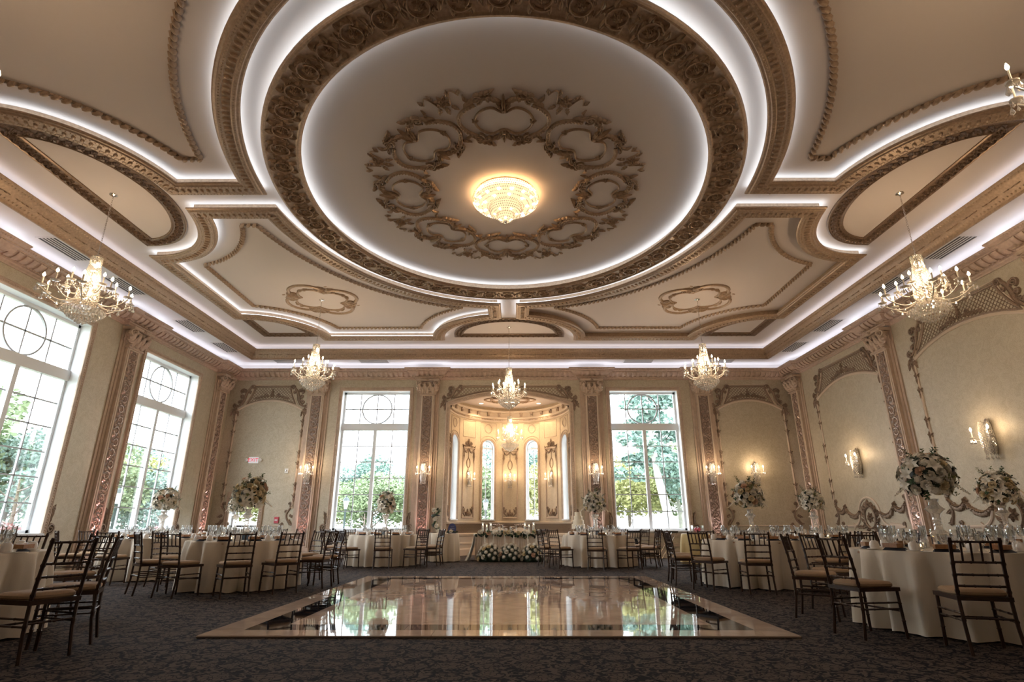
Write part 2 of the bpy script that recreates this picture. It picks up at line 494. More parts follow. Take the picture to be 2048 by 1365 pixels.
# ------------------------------------------------------------------ wall cornice with breaks over the pilasters
PL = [18.72, 13.95, CY, 2 * CY - 13.95, 2 * CY - 18.72]
PR = [18.88, 14.1, CY, 2 * CY - 14.1, 2 * CY - 18.88]
PF = [-6.82, -2.9, 2.9, 6.82]
def cornice_path():
    p = []; J, W = .14, .42
    p.append((-XW, YN)); p.append((XW, YN))
    for y in reversed(PR): p += [(XW, y - W), (XW - J, y - W), (XW - J, y + W), (XW, y + W)]
    p.append((XW, YF))
    for x in reversed(PF): p += [(x + W, YF), (x + W, YF - J), (x - W, YF - J), (x - W, YF)]
    p.append((-XW, YF))
    for y in PL: p += [(-XW, y + W), (-XW + J, y + W), (-XW + J, y - W), (-XW, y - W)]
    q = [p[0]]
    for a in p[1:]:
        if math.dist(a, q[-1]) > 1e-4: q.append(a)
    return q
CP = cornice_path()
CPY = [p for p in CP]
cor = thing('cornice', 'rose beige carved cornice running round the top of the walls', 'cornice', (0, 0, 0))
PROF = [(0, 5.97), (.02, 5.97), (.03, 6.0), (.06, 6.02), (.07, 6.05), (.11, 6.055), (.11, 6.085), (.17, 6.10), (.25, 6.17), (.27, 6.20),
        (.31, 6.205), (.31, 6.23), (.36, 6.25), (.39, 6.29), (.39, 6.315), (.34, 6.315), (.34, 6.27), (.02, 6.27)]
MB().sweep(CP, PROF, closed=True).obj('moulding', 'cornice_rose', cor, ang=25)
b = MB(); sidebeads(b, CP, .07, .115, 6.07, .024, True)
b.obj('bead_row', 'cornice_rose', cor, kind='stuff', smooth=False)
b = MB()
for x, y, a in along(CP, .18, True, 0.):        # leaf shaped brackets
    ca, sa = math.cos(a), math.sin(a)
    pr = [(.09, 6.10), (.15, 6.07), (.23, 6.105), (.285, 6.165), (.30, 6.205), (.12, 6.205)]
    V = []
    for w, k in ((-.055, .0), (-.03, -.012), (.03, -.012), (.055, .0)):
        V += [(x + ca * w - sa * u, y + sa * w + ca * u, z + (k if j < 5 else 0)) for j, (u, z) in enumerate(pr)]
    n = len(pr)
    F = [(r * n + j, r * n + (j + 1) % n, (r + 1) * n + (j + 1) % n, (r + 1) * n + j) for r in range(3) for j in range(n)]
    b.add(V, F + [tuple(reversed(range(n))), tuple(range(3 * n, 4 * n))])
b.obj('leaf_brackets', 'cornice_rose', cor, kind='stuff')
b = MB(); sidebeads(b, CP, .06, .37, 6.265, .026, True, 1.2)
b.obj('egg_row', 'cornice_rose', cor, kind='stuff', smooth=False)
MB().sweep([(-XW, YN), (XW, YN), (XW, YF), (-XW, YF)], [(.006, 6.25), (.006, ZS)], closed=True).obj('cove_back', 'soffit_white', cor, smooth=False)
MB().sweep(CP, [(.29, 6.30), (.06, 6.30)], closed=True).obj('cove_light', 'led_rose', cor, smooth=False, label='glowing LED strip lying behind the cornice lip')

# ------------------------------------------------------------------ tray cornice
tp = [(-TX, TYN), (TX, TYN), (TX, TYF), (-TX, TYF)]
tc_ = thing('tray_cornice', 'brown gilded cornice stepping up round the raised ceiling', 'cornice', (0, 0, 0))
MB().sweep(tp, [(0, 6.49), (.03, 6.49), (.03, 6.54), (.05, 6.555), (.07, 6.585), (.08, 6.605), (.18, 6.70), (.20, 6.72), (.22, 6.735), (.25, 6.755),
                (.265, 6.79), (.265, 6.815), (.22, 6.815), (.22, 6.77), (0, 6.77)], closed=True).obj('moulding', 'gilt_brown', tc_, ang=25)
b = MB(); sidebeads(b, tp, .085, .06, 6.575, .026, True); sidebeads(b, tp, .07, .235, 6.75, .022, True)
b.obj('bead_rows', 'gilt_brown', tc_, kind='stuff', smooth=False)
b = MB()
for i in range(4):
    seg = [tp[i], tp[(i + 1) % 4]]
    for k, (x, y, a) in enumerate(along(seg, .235, False, .13)):
        t = MB(); sg = 1 if k % 2 else -1
        t.spiral(0, 0, .062, .012, 0, 1.6 * sg, .012, .006, .018, n=11); t.leaf(.06, 0, 1.2 * sg, .09, .02, .014, n=3); t.leaf(-.06, 0, -1.9 * sg, .09, .02, .014, n=3)
        b.merge(t, Matrix.Translation((x, y, 6.652)) @ Matrix.Rotation(a, 4, 'Z') @ Matrix.Rotation(R(-43), 4, 'X') @ Matrix.Rotation(PI, 4, 'X'))
b.obj('scroll_frieze', 'gilt_brown', tc_, kind='stuff')
MB().sweep(tp, [(.17, 6.80), (.03, 6.80)], closed=True).obj('cove_light', 'led_rose', tc_, smooth=False, label='glowing LED strip behind the tray cornice')

# ------------------------------------------------------------------ raised mouldings on the tray ceiling (local: x, -y, depth down)
def spandrel_path(o=0.):
    """o=0: big moulding, o=1: rope inside it"""
    P = []
    if o == 0:
        ex, ey, sx, sy, fa, fb, la, lb, cr, X, Y = 4.6, 5.3, .40, .42, 2.3, 2.1, 1.95, 2.4, 2.0, 7.95, 8.1
    else:
        ex, ey, sx, sy, fa, fb, la, lb, cr, X, Y = 5.29, 5.95, 1.33, 1.1, 2.9, 2.78, 2.6, 3.05, 2.62, 7.27, 7.45
    t0 = math.asin(sy / ey); t1 = math.acos(sx / ex)
    if o == 0:
        P += arc(0, 0, ex, ey, t0, t1, 36)
        a0 = -math.acos(sx / fa)
        P += arc(0, 8.2, fa, fb, a0, math.asin((Y - 8.2) / fb), 18)
    else:
        P += arc(0, 0, ex, ey, t0, t1, 36)
        a0 = -math.acos(sx / fa)
        P += arc(0, 8.2, fa, fb, a0, math.asin((Y - 8.2) / fb), 14)
    cx, cy = 7.95, 8.1
    a1 = PI + math.asin((cy - Y) / cr); a2 = PI * 1.5 - math.asin((cx - X) / cr)
    P += arc(cx, cy, cr, cr, a1, a2, 14)
    b1 = PI - math.acos((cx - X) / la); b2 = PI - math.asin(sy / lb)
    P += arc(cx, 0, la, lb, b1, b2, 18)
    return P
SPROF = [(-.085, 0), (-.085, .13), (-.19, .13), (-.19, .155), (-.17, .17), (-.14, .175), (-.125, .195), (-.075, .195), (-.06, .188),
         (.06, .188), (.075, .195), (.125, .195), (.14, .175), (.17, .17), (.19, .155), (.19, .13), (.085, .13), (.085, 0)]
QN = {(1, -1): 'far right', (-1, -1): 'far left', (1, 1): 'near right', (-1, 1): 'near left'}
S0, S1 = spandrel_path(0), spandrel_path(1)
for (qx, qy), nm in QN.items():
    sp = [(x * qx, y * qy) for x, y in S0]; rp = [(x * qx, y * qy) for x, y in S1]
    if qx * qy < 0: sp.reverse(); rp.reverse()
    th = thing('ceiling_moulding', 'gilded egg and dart moulding framing the %s ceiling panel' % nm, 'moulding', M=MCEIL, group='curved ceiling mouldings')
    MB().sweep(sp, SPROF, closed=True).obj('moulding', 'gilt_brown', th, ang=25)
    b = MB(); beadrow(b, sp, .115, 0, .180, .034, .062, .050, True, n=7)
    b.obj('egg_row', 'gilt_brown', th, kind='stuff')
    b = MB(); beadrow(b, sp, .06, .1, .193, .018, .018, .014, True, n=4, m=1); beadrow(b, sp, .06, -.1, .193, .018, .018, .014, True, n=4, m=1)
    b.obj('bead_rows', 'gilt_brown', th, kind='stuff', smooth=False)
    MB().sweep(sp, [(.10, .112), (.155, .112)], closed=True).obj('cove_light', 'led_white', th, smooth=False, label='glowing LED strip on the outer side')
    if (qx, qy) != (1, -1):
        MB().sweep(sp, [(-.155, .112), (-.10, .112)], closed=True).obj('cove_light', 'led_white', th, smooth=False, label='glowing LED strip on the inner side')
    th = thing('rope_moulding', 'brown twisted rope moulding inside the %s ceiling panel' % nm, 'moulding', M=MCEIL, group='rope mouldings')
    MB().ribbon(rp, .04, .03, closed=True).obj('rope_core', 'gilt_dark', th)
    b = MB(); beadrow(b, rp, .125, 0, .006, .085, .040, .075, True, turn=R(38), n=7, m=2)
    b.obj('rope_strands', 'gilt_brown', th, kind='stuff')

# ring
RA, RB, RW = 3.87, 4.35, .27
def ell(a, bb, n=120): return [(a * math.cos(2 * PI * i / n), bb * math.sin(2 * PI * i / n)) for i in range(n)]
th = thing('ceiling_ring', 'great oval ring of carved brown scrollwork round the ceiling medallion', 'moulding', M=MCEIL)
ring = ell(RA, RB)
RPROF = [(.15, 0), (.15, .17), (.30, .17), (.30, .19), (.285, .205), (.285, .22), (.265, .235), (.24, .24), (.225, .225), (.2, .215),
         (-.2, .215), (-.225, .225), (-.24, .24), (-.265, .235), (-.285, .22), (-.285, .205), (-.30, .19), (-.30, .17), (-.15, .17), (-.15, 0)]
MB().sweep(ring, RPROF, closed=True).obj('moulding', 'gilt_brown', th, ang=25)
NU = 54
per = sum(math.dist(ring[i], ring[(i + 1) % len(ring)]) for i in range(len(ring))); UL = per / NU
def ring_unit(k):
    t = MB(); sg = 1 if k % 2 else -1
    t.rosette(0, 0, .095, .06, 6, rot=k)
    t.spiral(0, 0, .165, .115, -2.4 * sg, 1.05 * sg, .017, .011, .05, n=16)
    for a, L, W, bd in ((.9, .16, .045, 1.3), (-.9, .16, .045, -1.3), (2.3, .15, .04, -1.2), (-2.3, .15, .04, 1.2)):
        t.leaf(.12 * math.cos(a), .12 * math.sin(a), a, L, W, .045, n=5, bend=bd)
    for q_ in range(6):
        a = q_ * PI / 3 + .3; t.leaf(.15 * math.cos(a), .15 * math.sin(a), a + 1.2 * sg, .10, .028, .05, n=4, bend=1.4 * sg)
    t.leaf(UL * .5, 0, PI / 2 * sg, .15, .04, .04, n=4, bend=.8); t.leaf(UL * .5, 0, -PI / 2 * sg, .15, .04, .04, n=4, bend=-.8)
    t.ribbon([(UL * .2 + i * UL * .06, sg * .12 * math.cos(i * .5)) for i in range(8)], .014, .03, n=3)
    return t
b = MB()
for k, (x, y, a) in enumerate(along(ring, UL, True)):
    b.merge(ring_unit(k), Matrix.Translation((x, y, .21)) @ Matrix.Rotation(a, 4, 'Z') @ Matrix.Scale(1.0, 4))
b.obj('scroll_frieze', 'gilt_brown', th, kind='stuff')
for s_, nm in ((1, 'inner'), (-1, 'outer')):
    MB().sweep(ring, [(.17 * s_, .15), (.25 * s_, .15)], closed=True).obj('cove_light', 'led_white', th, smooth=False, label='glowing LED strip on the %s side' % nm)

# half oval and corner frames of dark carving
def carved_frame(path, label, inset=False):
    t = thing('carved_ceiling_frame', label, 'moulding', M=MCEIL, group='dark carved ceiling frames')
    MB().sweep(path, [(-.15, 0), (-.15, .02), (-.125, .035), (-.105, .02), (.105, .02), (.125, .035), (.15, .02), (.15, 0)], closed=True).obj('moulding', 'gilt_dark', t, ang=25)
    b = MB()
    for i, (x, y, a) in enumerate(along(path, .085, True)):
        b.leaf(x, y, a + (1.0 if i % 2 else -1.0), .13, .040, .05, n=3, z0=.015, bend=-1 if i % 2 else 1); b.leaf(x, y, a + PI + (.8 if i % 2 else -.8), .11, .034, .05, n=3, z0=.015)
        b.dome(x, y, .030, .06, .015, n=5)
    b.obj('leaf_carving', 'gilt_dark', t, kind='stuff')
for sx, nm in ((-1, 'left'), (1, 'right')):
    p = [(sx * x, y) for x, y in arc(7.92, 0, 1.36, 1.85, PI / 2, PI * 1.5, 30)]
    carved_frame(p, 'dark carved half oval frame on the ceiling above the %s chandelier' % nm)
for sy, nm in ((-1, 'far wall'), (1, 'camera')):
    p = [(x, sy * y) for x, y in arc(0, 8.22, 1.66, 1.47, PI, 2 * PI, 30)]
    carved_frame(p, 'dark carved half oval frame on the ceiling nearest the %s' % nm)
for (qx, qy), nm in QN.items():
    p = [(qx * x, qy * y) for x, y in [(7.98, 8.13)] + arc(7.98, 8.13, 1.52, 1.6, PI, PI * 1.5, 14)]
    carved_frame(p, 'dark carved three sided frame in the %s ceiling corner' % nm)

# central medallion: eight cartouches with rosettes between
def cartouche():
    b = MB(); q = []
    for i in range(72):
        a = 2 * PI * i / 72; pin = 1 - .42 * math.exp(-(math.cos(a) / .26) ** 2)
        q.append((.50 * math.copysign(abs(math.cos(a)) ** .9, math.cos(a)), .34 * math.sin(a) * pin))
    b.ribbon(q, .020, .035, closed=True)
    for s in (-1, 1):
        pts = [(s * x, y) for x, y in arc(0, 0, .78, .46, R(-52), R(52), 20)]
        b.ribbon(pts, .040, .045)
        for i, (x, y, a) in enumerate(along(pts, .06)): b.dome(x, y, .030, .065, 0, n=5)
        b.rosette(s * .50, 0, .065, .05, 5); b.leaf(s * .50, 0, PI / 2, .11, .03, .04, n=3); b.leaf(s * .50, 0, -PI / 2, .11, .03, .04, n=3)
        for t_, k in ((1, 1.12), (-1, .9)):
            Y = .44 * k
            b.spiral(s * .44, t_ * Y, .10, .025, t_ * (-PI / 2), s * t_ * -1.5, .022, .012, .05, n=16); b.rosette(s * .44, t_ * Y, .05, .04, 5)
            b.spiral(s * .24, t_ * (Y + .02), .06, .016, t_ * (-PI / 2), s * t_ * 1.4, .018, .010, .05, n=12)
            for q_ in range(7):
                aa = t_ * (PI / 2 - s * (.35 + .22 * q_))
                b.leaf(s * (.05 + .075 * q_), t_ * (.34 + .10 * math.sin(PI * q_ / 7)) * k, aa, .20 * k, .040, .055, bend=-s * t_ * 1.2, n=5)
            for q_ in range(4):
                b.leaf(s * (.50 - .09 * q_), t_ * (Y + .06 + .012 * q_), t_ * (PI / 2 + s * (.9 - .2 * q_)), .15, .030, .05, bend=s * t_ * 1.0, n=4)
            b.leaf(s * .58, t_ * .40 * k, PI / 2 * t_ - s * t_ * 1.2, .18, .030, .045, bend=s * t_ * 1.5)
            b.leaf(s * .03, t_ * .25, (PI / 2 - s * .45) * t_, .24, .04, .055)
    b.dome(0, .25, .05, .07); b.dome(0, -.25, .05, .07)
    b.leaf(0, .24, PI / 2, .36, .05, .07); b.leaf(0, -.24, -PI / 2, .28, .05, .06)
    return b
def flower_sprig():
    b = MB(); b.rosette(0, 0, .17, .07, 7); b.rosette(0, 0, .10, .11, 6, rot=.4)
    for s in (-1, 1):
        b.ribbon([(s * (.12 + .03 * i), -.10 + .30 * math.sin(i * .33)) for i in range(9)], [.018 - .001 * i for i in range(9)], .03)
        b.leaf(s * .36, .06, R(60) if s > 0 else R(120), .14, .04, .04, n=4); b.leaf(s * .12, -.14, R(-60) if s > 0 else R(-120), .18, .045, .04)
        b.leaf(s * .15, .1, R(70) if s > 0 else R(110), .16, .04, .04)
    b.leaf(0, -.15, -PI / 2, .2, .05, .05)
    return b
md = thing('ceiling_medallion', 'ring of eight gilded cartouches and rosettes round the crystal ceiling light', 'medallion', M=MCEIL)
cm, fm = cartouche().mesh('cartouche', 'gilt_brown'), flower_sprig().mesh('rosette_sprig', 'gilt_brown')
for k in range(8):
    a = 2 * PI * k / 8 + PI / 2
    ex, ey = 1.82 * math.cos(a), 2.02 * math.sin(a)
    mo('cartouche', cm, md, M=Matrix.Translation((ex, ey, 0)) @ Matrix.Rotation(a - PI / 2, 4, 'Z') @ Matrix.Diagonal((.90, .96, 1, 1)))
    a += PI / 8
    mo('rosette_sprig', fm, md, M=Matrix.Translation((2.38 * math.cos(a), 2.62 * math.sin(a), 0)) @ Matrix.Rotation(a - PI / 2, 4, 'Z') @ Matrix.Scale(.80, 4))

# four lobed medallions round the spandrel chandeliers
def quatre():
    b = MB()
    def lobe(k, r, n=48): return [((.62 * k + r * abs(math.cos(2 * t)) ** .8) * math.cos(t), (.62 * k + r * abs(math.cos(2 * t)) ** .8) * math.sin(t)) for t in [2 * PI * i / n for i in range(n)]]
    b.ribbon(lobe(1.0, .36), .045, .045, closed=True)
    b.ribbon(lobe(.78, .22), .028, .035, closed=True)
    for k in range(4):
        a = PI / 4 + k * PI / 2
        c, s = math.cos(a), math.sin(a)
        for d in (-1, 1):
            b.leaf(.56 * c, .56 * s, a + d * 1.0, .34, .07, .06, bend=-d * 1.3); b.leaf(.70 * c, .70 * s, a + d * .5, .26, .06, .06, bend=d)
            b.spiral(.70 * c - d * .17 * s, .70 * s + d * .17 * c, .085, .02, a, d * 1.4, .025, .012, .05)
        b.dome(.62 * c, .62 * s, .07, .07)
        e = k * PI / 2
        b.leaf(.72 * math.cos(e), .72 * math.sin(e), e + PI / 2, .16, .05, .05, n=4); b.leaf(.72 * math.cos(e), .72 * math.sin(e), e - PI / 2, .16, .05, .05, n=4)
        b.dome(.92 * c, .92 * s, .05, .02, sq=.5)
    return b
qm = quatre().mesh('quatrefoil', 'gilt_brown')
for (qx, qy), nm in QN.items():
    o = mo('ceiling_quatrefoil', qm, M=MCEIL @ Matrix.Translation((5.2 * qx, 5.2 * qy, 0)) @ Matrix.Rotation(R(22) * qx * qy, 4, 'Z') @ Matrix.Scale(1.08, 4))
    tag(o, 'four lobed gilded plaster ornament in the %s ceiling panel' % nm, 'medallion', 'four lobed ceiling ornaments')

# ------------------------------------------------------------------ windows
def bar(b, x0, y0, x1, y1, w, z0, z1):
    if abs(x1 - x0) < 1e-6: b.box(x0 - w / 2, x0 + w / 2, y0, y1, z0, z1)
    else: b.box(x0, x1, y0 - w / 2, y0 + w / 2, z0, z1)
WCOUNT = [0]
def big_window(M, w, label):
    """local origin: centre of the opening on the wall face, z into the room"""
    WCOUNT[0] += 1
    t = struct('window_%d' % WCOUNT[0], label, M)
    h = w / 2; D = -.34
    b = MB()
    for s in (-1, 1): b.add([(s * h, ZW0, 0), (s * h, ZW0, D), (s * h, ZW1, D), (s * h, ZW1, 0)], [(0, 1, 2, 3)])
    b.add([(-h, ZW1, 0), (h, ZW1, 0), (h, ZW1, D), (-h, ZW1, D)], [(0, 1, 2, 3)])
    b.obj('reveal', 'window_white', t, smooth=False)
    MB().box(-h - .06, h + .06, ZW0 - .05, ZW0 + .004, D, .07).obj('window_sill', 'window_white', t, smooth=False)
    b = MB(); f = .07; z0, z1 = D, D + .09
    b.box(-h, -h + f, ZW0, ZW1, z0, z1); b.box(h - f, h, ZW0, ZW1, z0, z1); b.box(-h, h, ZW1 - f, ZW1, z0, z1); b.box(-h, h, ZW0, ZW0 + f, z0, z1)
    b.obj('window_frame', 'window_white', t, smooth=False)
    TZ0, TZ1 = 4.20, 4.44
    MB().box(-h, h, TZ0, TZ1, D, D + .13).obj('transom', 'window_white', t, smooth=False)
    MB().box(-.055, .055, ZW0, TZ0, D, D + .12).obj('mullion', 'window_white', t, smooth=False)
    zb0, zb1 = D + .02, D + .06
    b = MB(); ym = (TZ1 + ZW1 - f) / 2
    bar(b, -h, ym, h, ym, .032, zb0, zb1)
    cols = [-h / 2, 0, h / 2]
    for x in cols: bar(b, x, TZ1, x, ZW1 - f, .032, zb0, zb1)
    rows = [ZW0 + f + (TZ0 - ZW0 - f) * k / 6 for k in range(1, 6)]
    for y in rows: bar(b, -h, y, h, y, .028, zb0, zb1)
    for x in (-h / 2, h / 2): bar(b, x, ZW0, x, TZ0, .028, zb0, zb1)
    b.obj('glazing_bars', 'window_bar', t, smooth=False)
    b = MB(); r = (ZW1 - f - TZ1) / 2 - .005
    b.sweep([(r * math.cos(2 * PI * i / 48), ym + r * math.sin(2 * PI * i / 48)) for i in range(48)], [(-.02, zb0), (-.02, zb1 + .01), (.02, zb1 + .01), (.02, zb0)], closed=True)
    b.obj('round_bar', 'window_bar', t, smooth=False)
    xs = [-h + f, -h / 2, 0, h / 2, h - f]; ys = [ZW0 + f] + rows + [TZ0]
    pw = h / 2 - .03
    for (yy, cells) in ((ys, True), ([TZ1, ym, ZW1 - f], False)):
        hh = yy[1] - yy[0] - .03
        me = MB().box(-pw / 2, pw / 2, -hh / 2, hh / 2, -.003, .003).mesh('pane', 'pane_glass', smooth=False)
        for i in range(4):
            for j in range(len(yy) - 1):
                mo('pane', me, t, loc=((xs[i] + xs[i + 1]) / 2, (yy[j] + yy[j + 1]) / 2, D + .035))
    # casing
    p = [(-h, ZW0 - .02), (-h, ZW1), (h, ZW1), (h, ZW0 - .02)]
    MB().sweep(p, [(0, 0), (0, .03), (.03, .055), (.05, .05), (.085, .05), (.10, .065), (.125, .055), (.125, 0)]).obj('casing', 'trim_tan', t, ang=25)
    b = MB(); beadrow(b, p, .055, .067, .045, .02, .02, .028, n=5, m=2)
    b.obj('bead_row', 'trim_tan', t, kind='stuff', smooth=False)
    b = MB()
    for s in (-1, 1):      # scrolled foot of the casing
        b.spiral(s * (h + .23), ZW0 + .10, .12, .02, -PI / 2, s * 1.6, .035, .016, .05); b.leaf(s * (h + .17), ZW0 + .2, PI / 2, .42, .06, .05, bend=s * -.5)
        b.spiral(s * (h + .20), ZW0 + .52, .05, .012, -PI / 2, s * 1.4, .02, .01, .04)
    b.obj('scroll_foot', 'ornament_tan', t)
    # panelled dado under the sill
    b = MB(); b.box(-h - .1, h + .1, 0, .22, 0, .05); b.box(-h - .1, h + .1, .22, .26, 0, .035)
    b.box(-h - .1, h + .1, .70, .76, 0, .045); b.box(-h - .1, h + .1, .36, .42, 0, .03)
    b.sweep([(-h, .46), (-h, .66), (h, .66), (h, .46)], [(0, 0), (.0, .02), (.03, .02), (.03, 0)], closed=True)
    b.obj('dado', 'trim_cream', t, smooth=False)
    return t
wl_lab = ['tall gridded window on the left wall, nearest the far corner', 'tall gridded window at the left edge of the picture']
for (a, c), lab in zip(LW, wl_lab): big_window(MLEFT((a + c) / 2), c - a, lab)
big_window(MFAR((FW[0][0] + FW[0][1]) / 2), 2.4, 'tall gridded window on the far wall, left of the niche')
big_window(MFAR((FW[1][0] + FW[1][1]) / 2), 2.4, 'tall gridded window on the far wall, right of the niche')

# ------------------------------------------------------------------ pilasters
def strip_relief():
    b = MB(); n = 18; z0, z1 = .40, 5.32; u = (z1 - z0) / n
    for k in range(n):
        y = z0 + (k + .5) * u; s = 1 if k % 2 else -1
        b.rosette(s * .025, y, .055, .035, 6, rot=k)
        b.spiral(s * .025, y, .098, .07, s * -2.2, s * .9, .010, .007, .028, n=14)
        for q in range(5): a = q * 2 * PI / 5 + k; b.leaf(s * .025 + .09 * math.cos(a), y + .09 * math.sin(a), a + s * 1.1, .075, .022, .03, n=3, bend=s * 1.2)
        b.leaf(-s * .07, y + u * .38, PI / 2 + s * .9, .11, .028, .03, n=4, bend=-s); b.leaf(-s * .09, y - u * .2, -PI / 2 - s * .6, .12, .028, .03, n=4, bend=s)
        b.leaf(s * .12, y + u * .45, PI - .4 if s > 0 else .4, .11, .026, .03, n=4, bend=s * 1.2); b.leaf(s * .02, y - u * .5, PI / 2 - s * .8, .12, .026, .03, n=4)
        b.leaf(-s * .12, y + .02, PI / 2, .10, .024, .025, n=3, bend=s)
    return b
def capital():
    b = MB()
    b.grid([[(-.22, 5.42, 0), (-.22, 5.42, .15), (.22, 5.42, .15), (.22, 5.42, 0)], [(-.22, 5.62, 0), (-.22, 5.62, .15), (.22, 5.62, .15), (.22, 5.62, 0)],
            [(-.27, 5.86, 0), (-.27, 5.86, .20), (.27, 5.86, .20), (.27, 5.86, 0)]])
    b.sweep([(-.32, 5.86), (-.32, 5.93), (.32, 5.93), (.32, 5.86)], [(0, 0), (0, .27), (-.03, .28)]); b.box(-.33, .33, 5.87, 5.94, 0, .27)
    b.box(-.24, .24, 5.395, 5.43, 0, .17)
    def lf(x, y, L, W, z, lean, rz=0.):
        t = MB().leaf(0, 0, PI / 2, L, W, .04, n=6, tip=.06)
        b.merge(t, Matrix.Translation((x, y, z)) @ Matrix.Rotation(rz, 4, 'Y') @ Matrix.Rotation(lean, 4, 'X'))
    for x in (-.16, 0, .16): lf(x, 5.44, .22, .085, .15, .12)
    for x in (-.24, -.08, .08, .24): lf(x, 5.52, .28, .085, .155, .22)
    for s in (-1, 1):
        lf(s * .22, 5.46, .30, .06, .05, .1, s * 1.2); lf(s * .23, 5.6, .22, .06, .10, .2, s * .9)
        b.merge(MB().spiral(0, 0, .095, .018, -PI / 2, s * 1.7, .032, .016, .06), Matrix.Translation((s * .23, 5.80, .20)) @ Matrix.Rotation(s * .4, 4, 'Y'))
        b.merge(MB().spiral(0, 0, .05, .012, -PI / 2, -s * 1.5, .02, .012, .04), Matrix.Translation((s * .09, 5.80, .19)))
        b.ribbon([(s * .02, 5.55), (s * .06, 5.68), (s * .15, 5.77)], .018, .05, z0=.17)
    b.rosette(0, 5.90, .055, .04, 6, z0=.27)
    return b
PIL = {}
def pilaster(M, label, lit=(1., .74, .76), power=9.):
    if not PIL:
        b = MB(); b.box(-.40, .40, .0, 5.97, 0, .03); b.box(-.33, .33, 0, 5.97, 0, .06); b.box(-.25, .25, .30, 5.42, 0, .14)
        PIL['shaft'] = b.mesh('shaft', 'trim_tan', smooth=False)
        b = MB(); b.box(-.30, .30, 0, .22, 0, .19); b.box(-.28, .28, .22, .26, 0, .175); b.box(-.265, .265, .26, .31, 0, .155); b.box(-.43, .43, 0, .2, 0, .10)
        PIL['base'] = b.mesh('base', 'trim_tan', smooth=False)
        PIL['strip_panel'] = MB().box(-.165, .165, .36, 5.36, .14, .143).mesh('strip_panel', 'strip_ground', smooth=False)
        b = MB(); b.sweep([(-.165, .36), (-.165, 5.36), (.165, 5.36), (.165, .36)], [(0, .14), (0, .155), (.015, .165), (.04, .155), (.045, .14)], closed=True)
        PIL['strip_border'] = b.mesh('strip_border', 'trim_cream', ang=25)
        PIL['scroll_strip'] = strip_relief().xf(Matrix.Translation((0, 0, .143))).mesh('scroll_strip', 'silver_relief')
        PIL['capital'] = capital().xf(Matrix.Diagonal((1.22, 1, 1.2, 1))).mesh('capital', 'trim_tan')
    t = thing('pilaster', label, 'pilaster', M=M, group='carved pilasters round the room', kind='structure')
    for k, me in PIL.items(): mo(k, me, t)
    return t
nmL = ['in the far left corner', 'between the two left windows in view', 'on the left wall beside the camera', 'on the left wall near the camera', 'in the near left corner']
for y, n in zip(PL, nmL): pilaster(MLEFT(y), 'tall pilaster with silvery scroll strip ' + n)
nmR = ['in the far right corner', 'between the two right wall panels in view', 'on the right wall beside the camera', 'on the right wall near the camera', 'in the near right corner']
for y, n in zip(PR, nmR): pilaster(MRIGHT(y), 'tall pilaster with silvery scroll strip ' + n)
nmF = ['on the far wall, leftmost of four', 'at the left side of the niche', 'at the right side of the niche', 'on the far wall, rightmost of four']
for x, n in zip(PF, nmF): pilaster(MFAR(x), 'tall pilaster with silvery scroll strip ' + n)
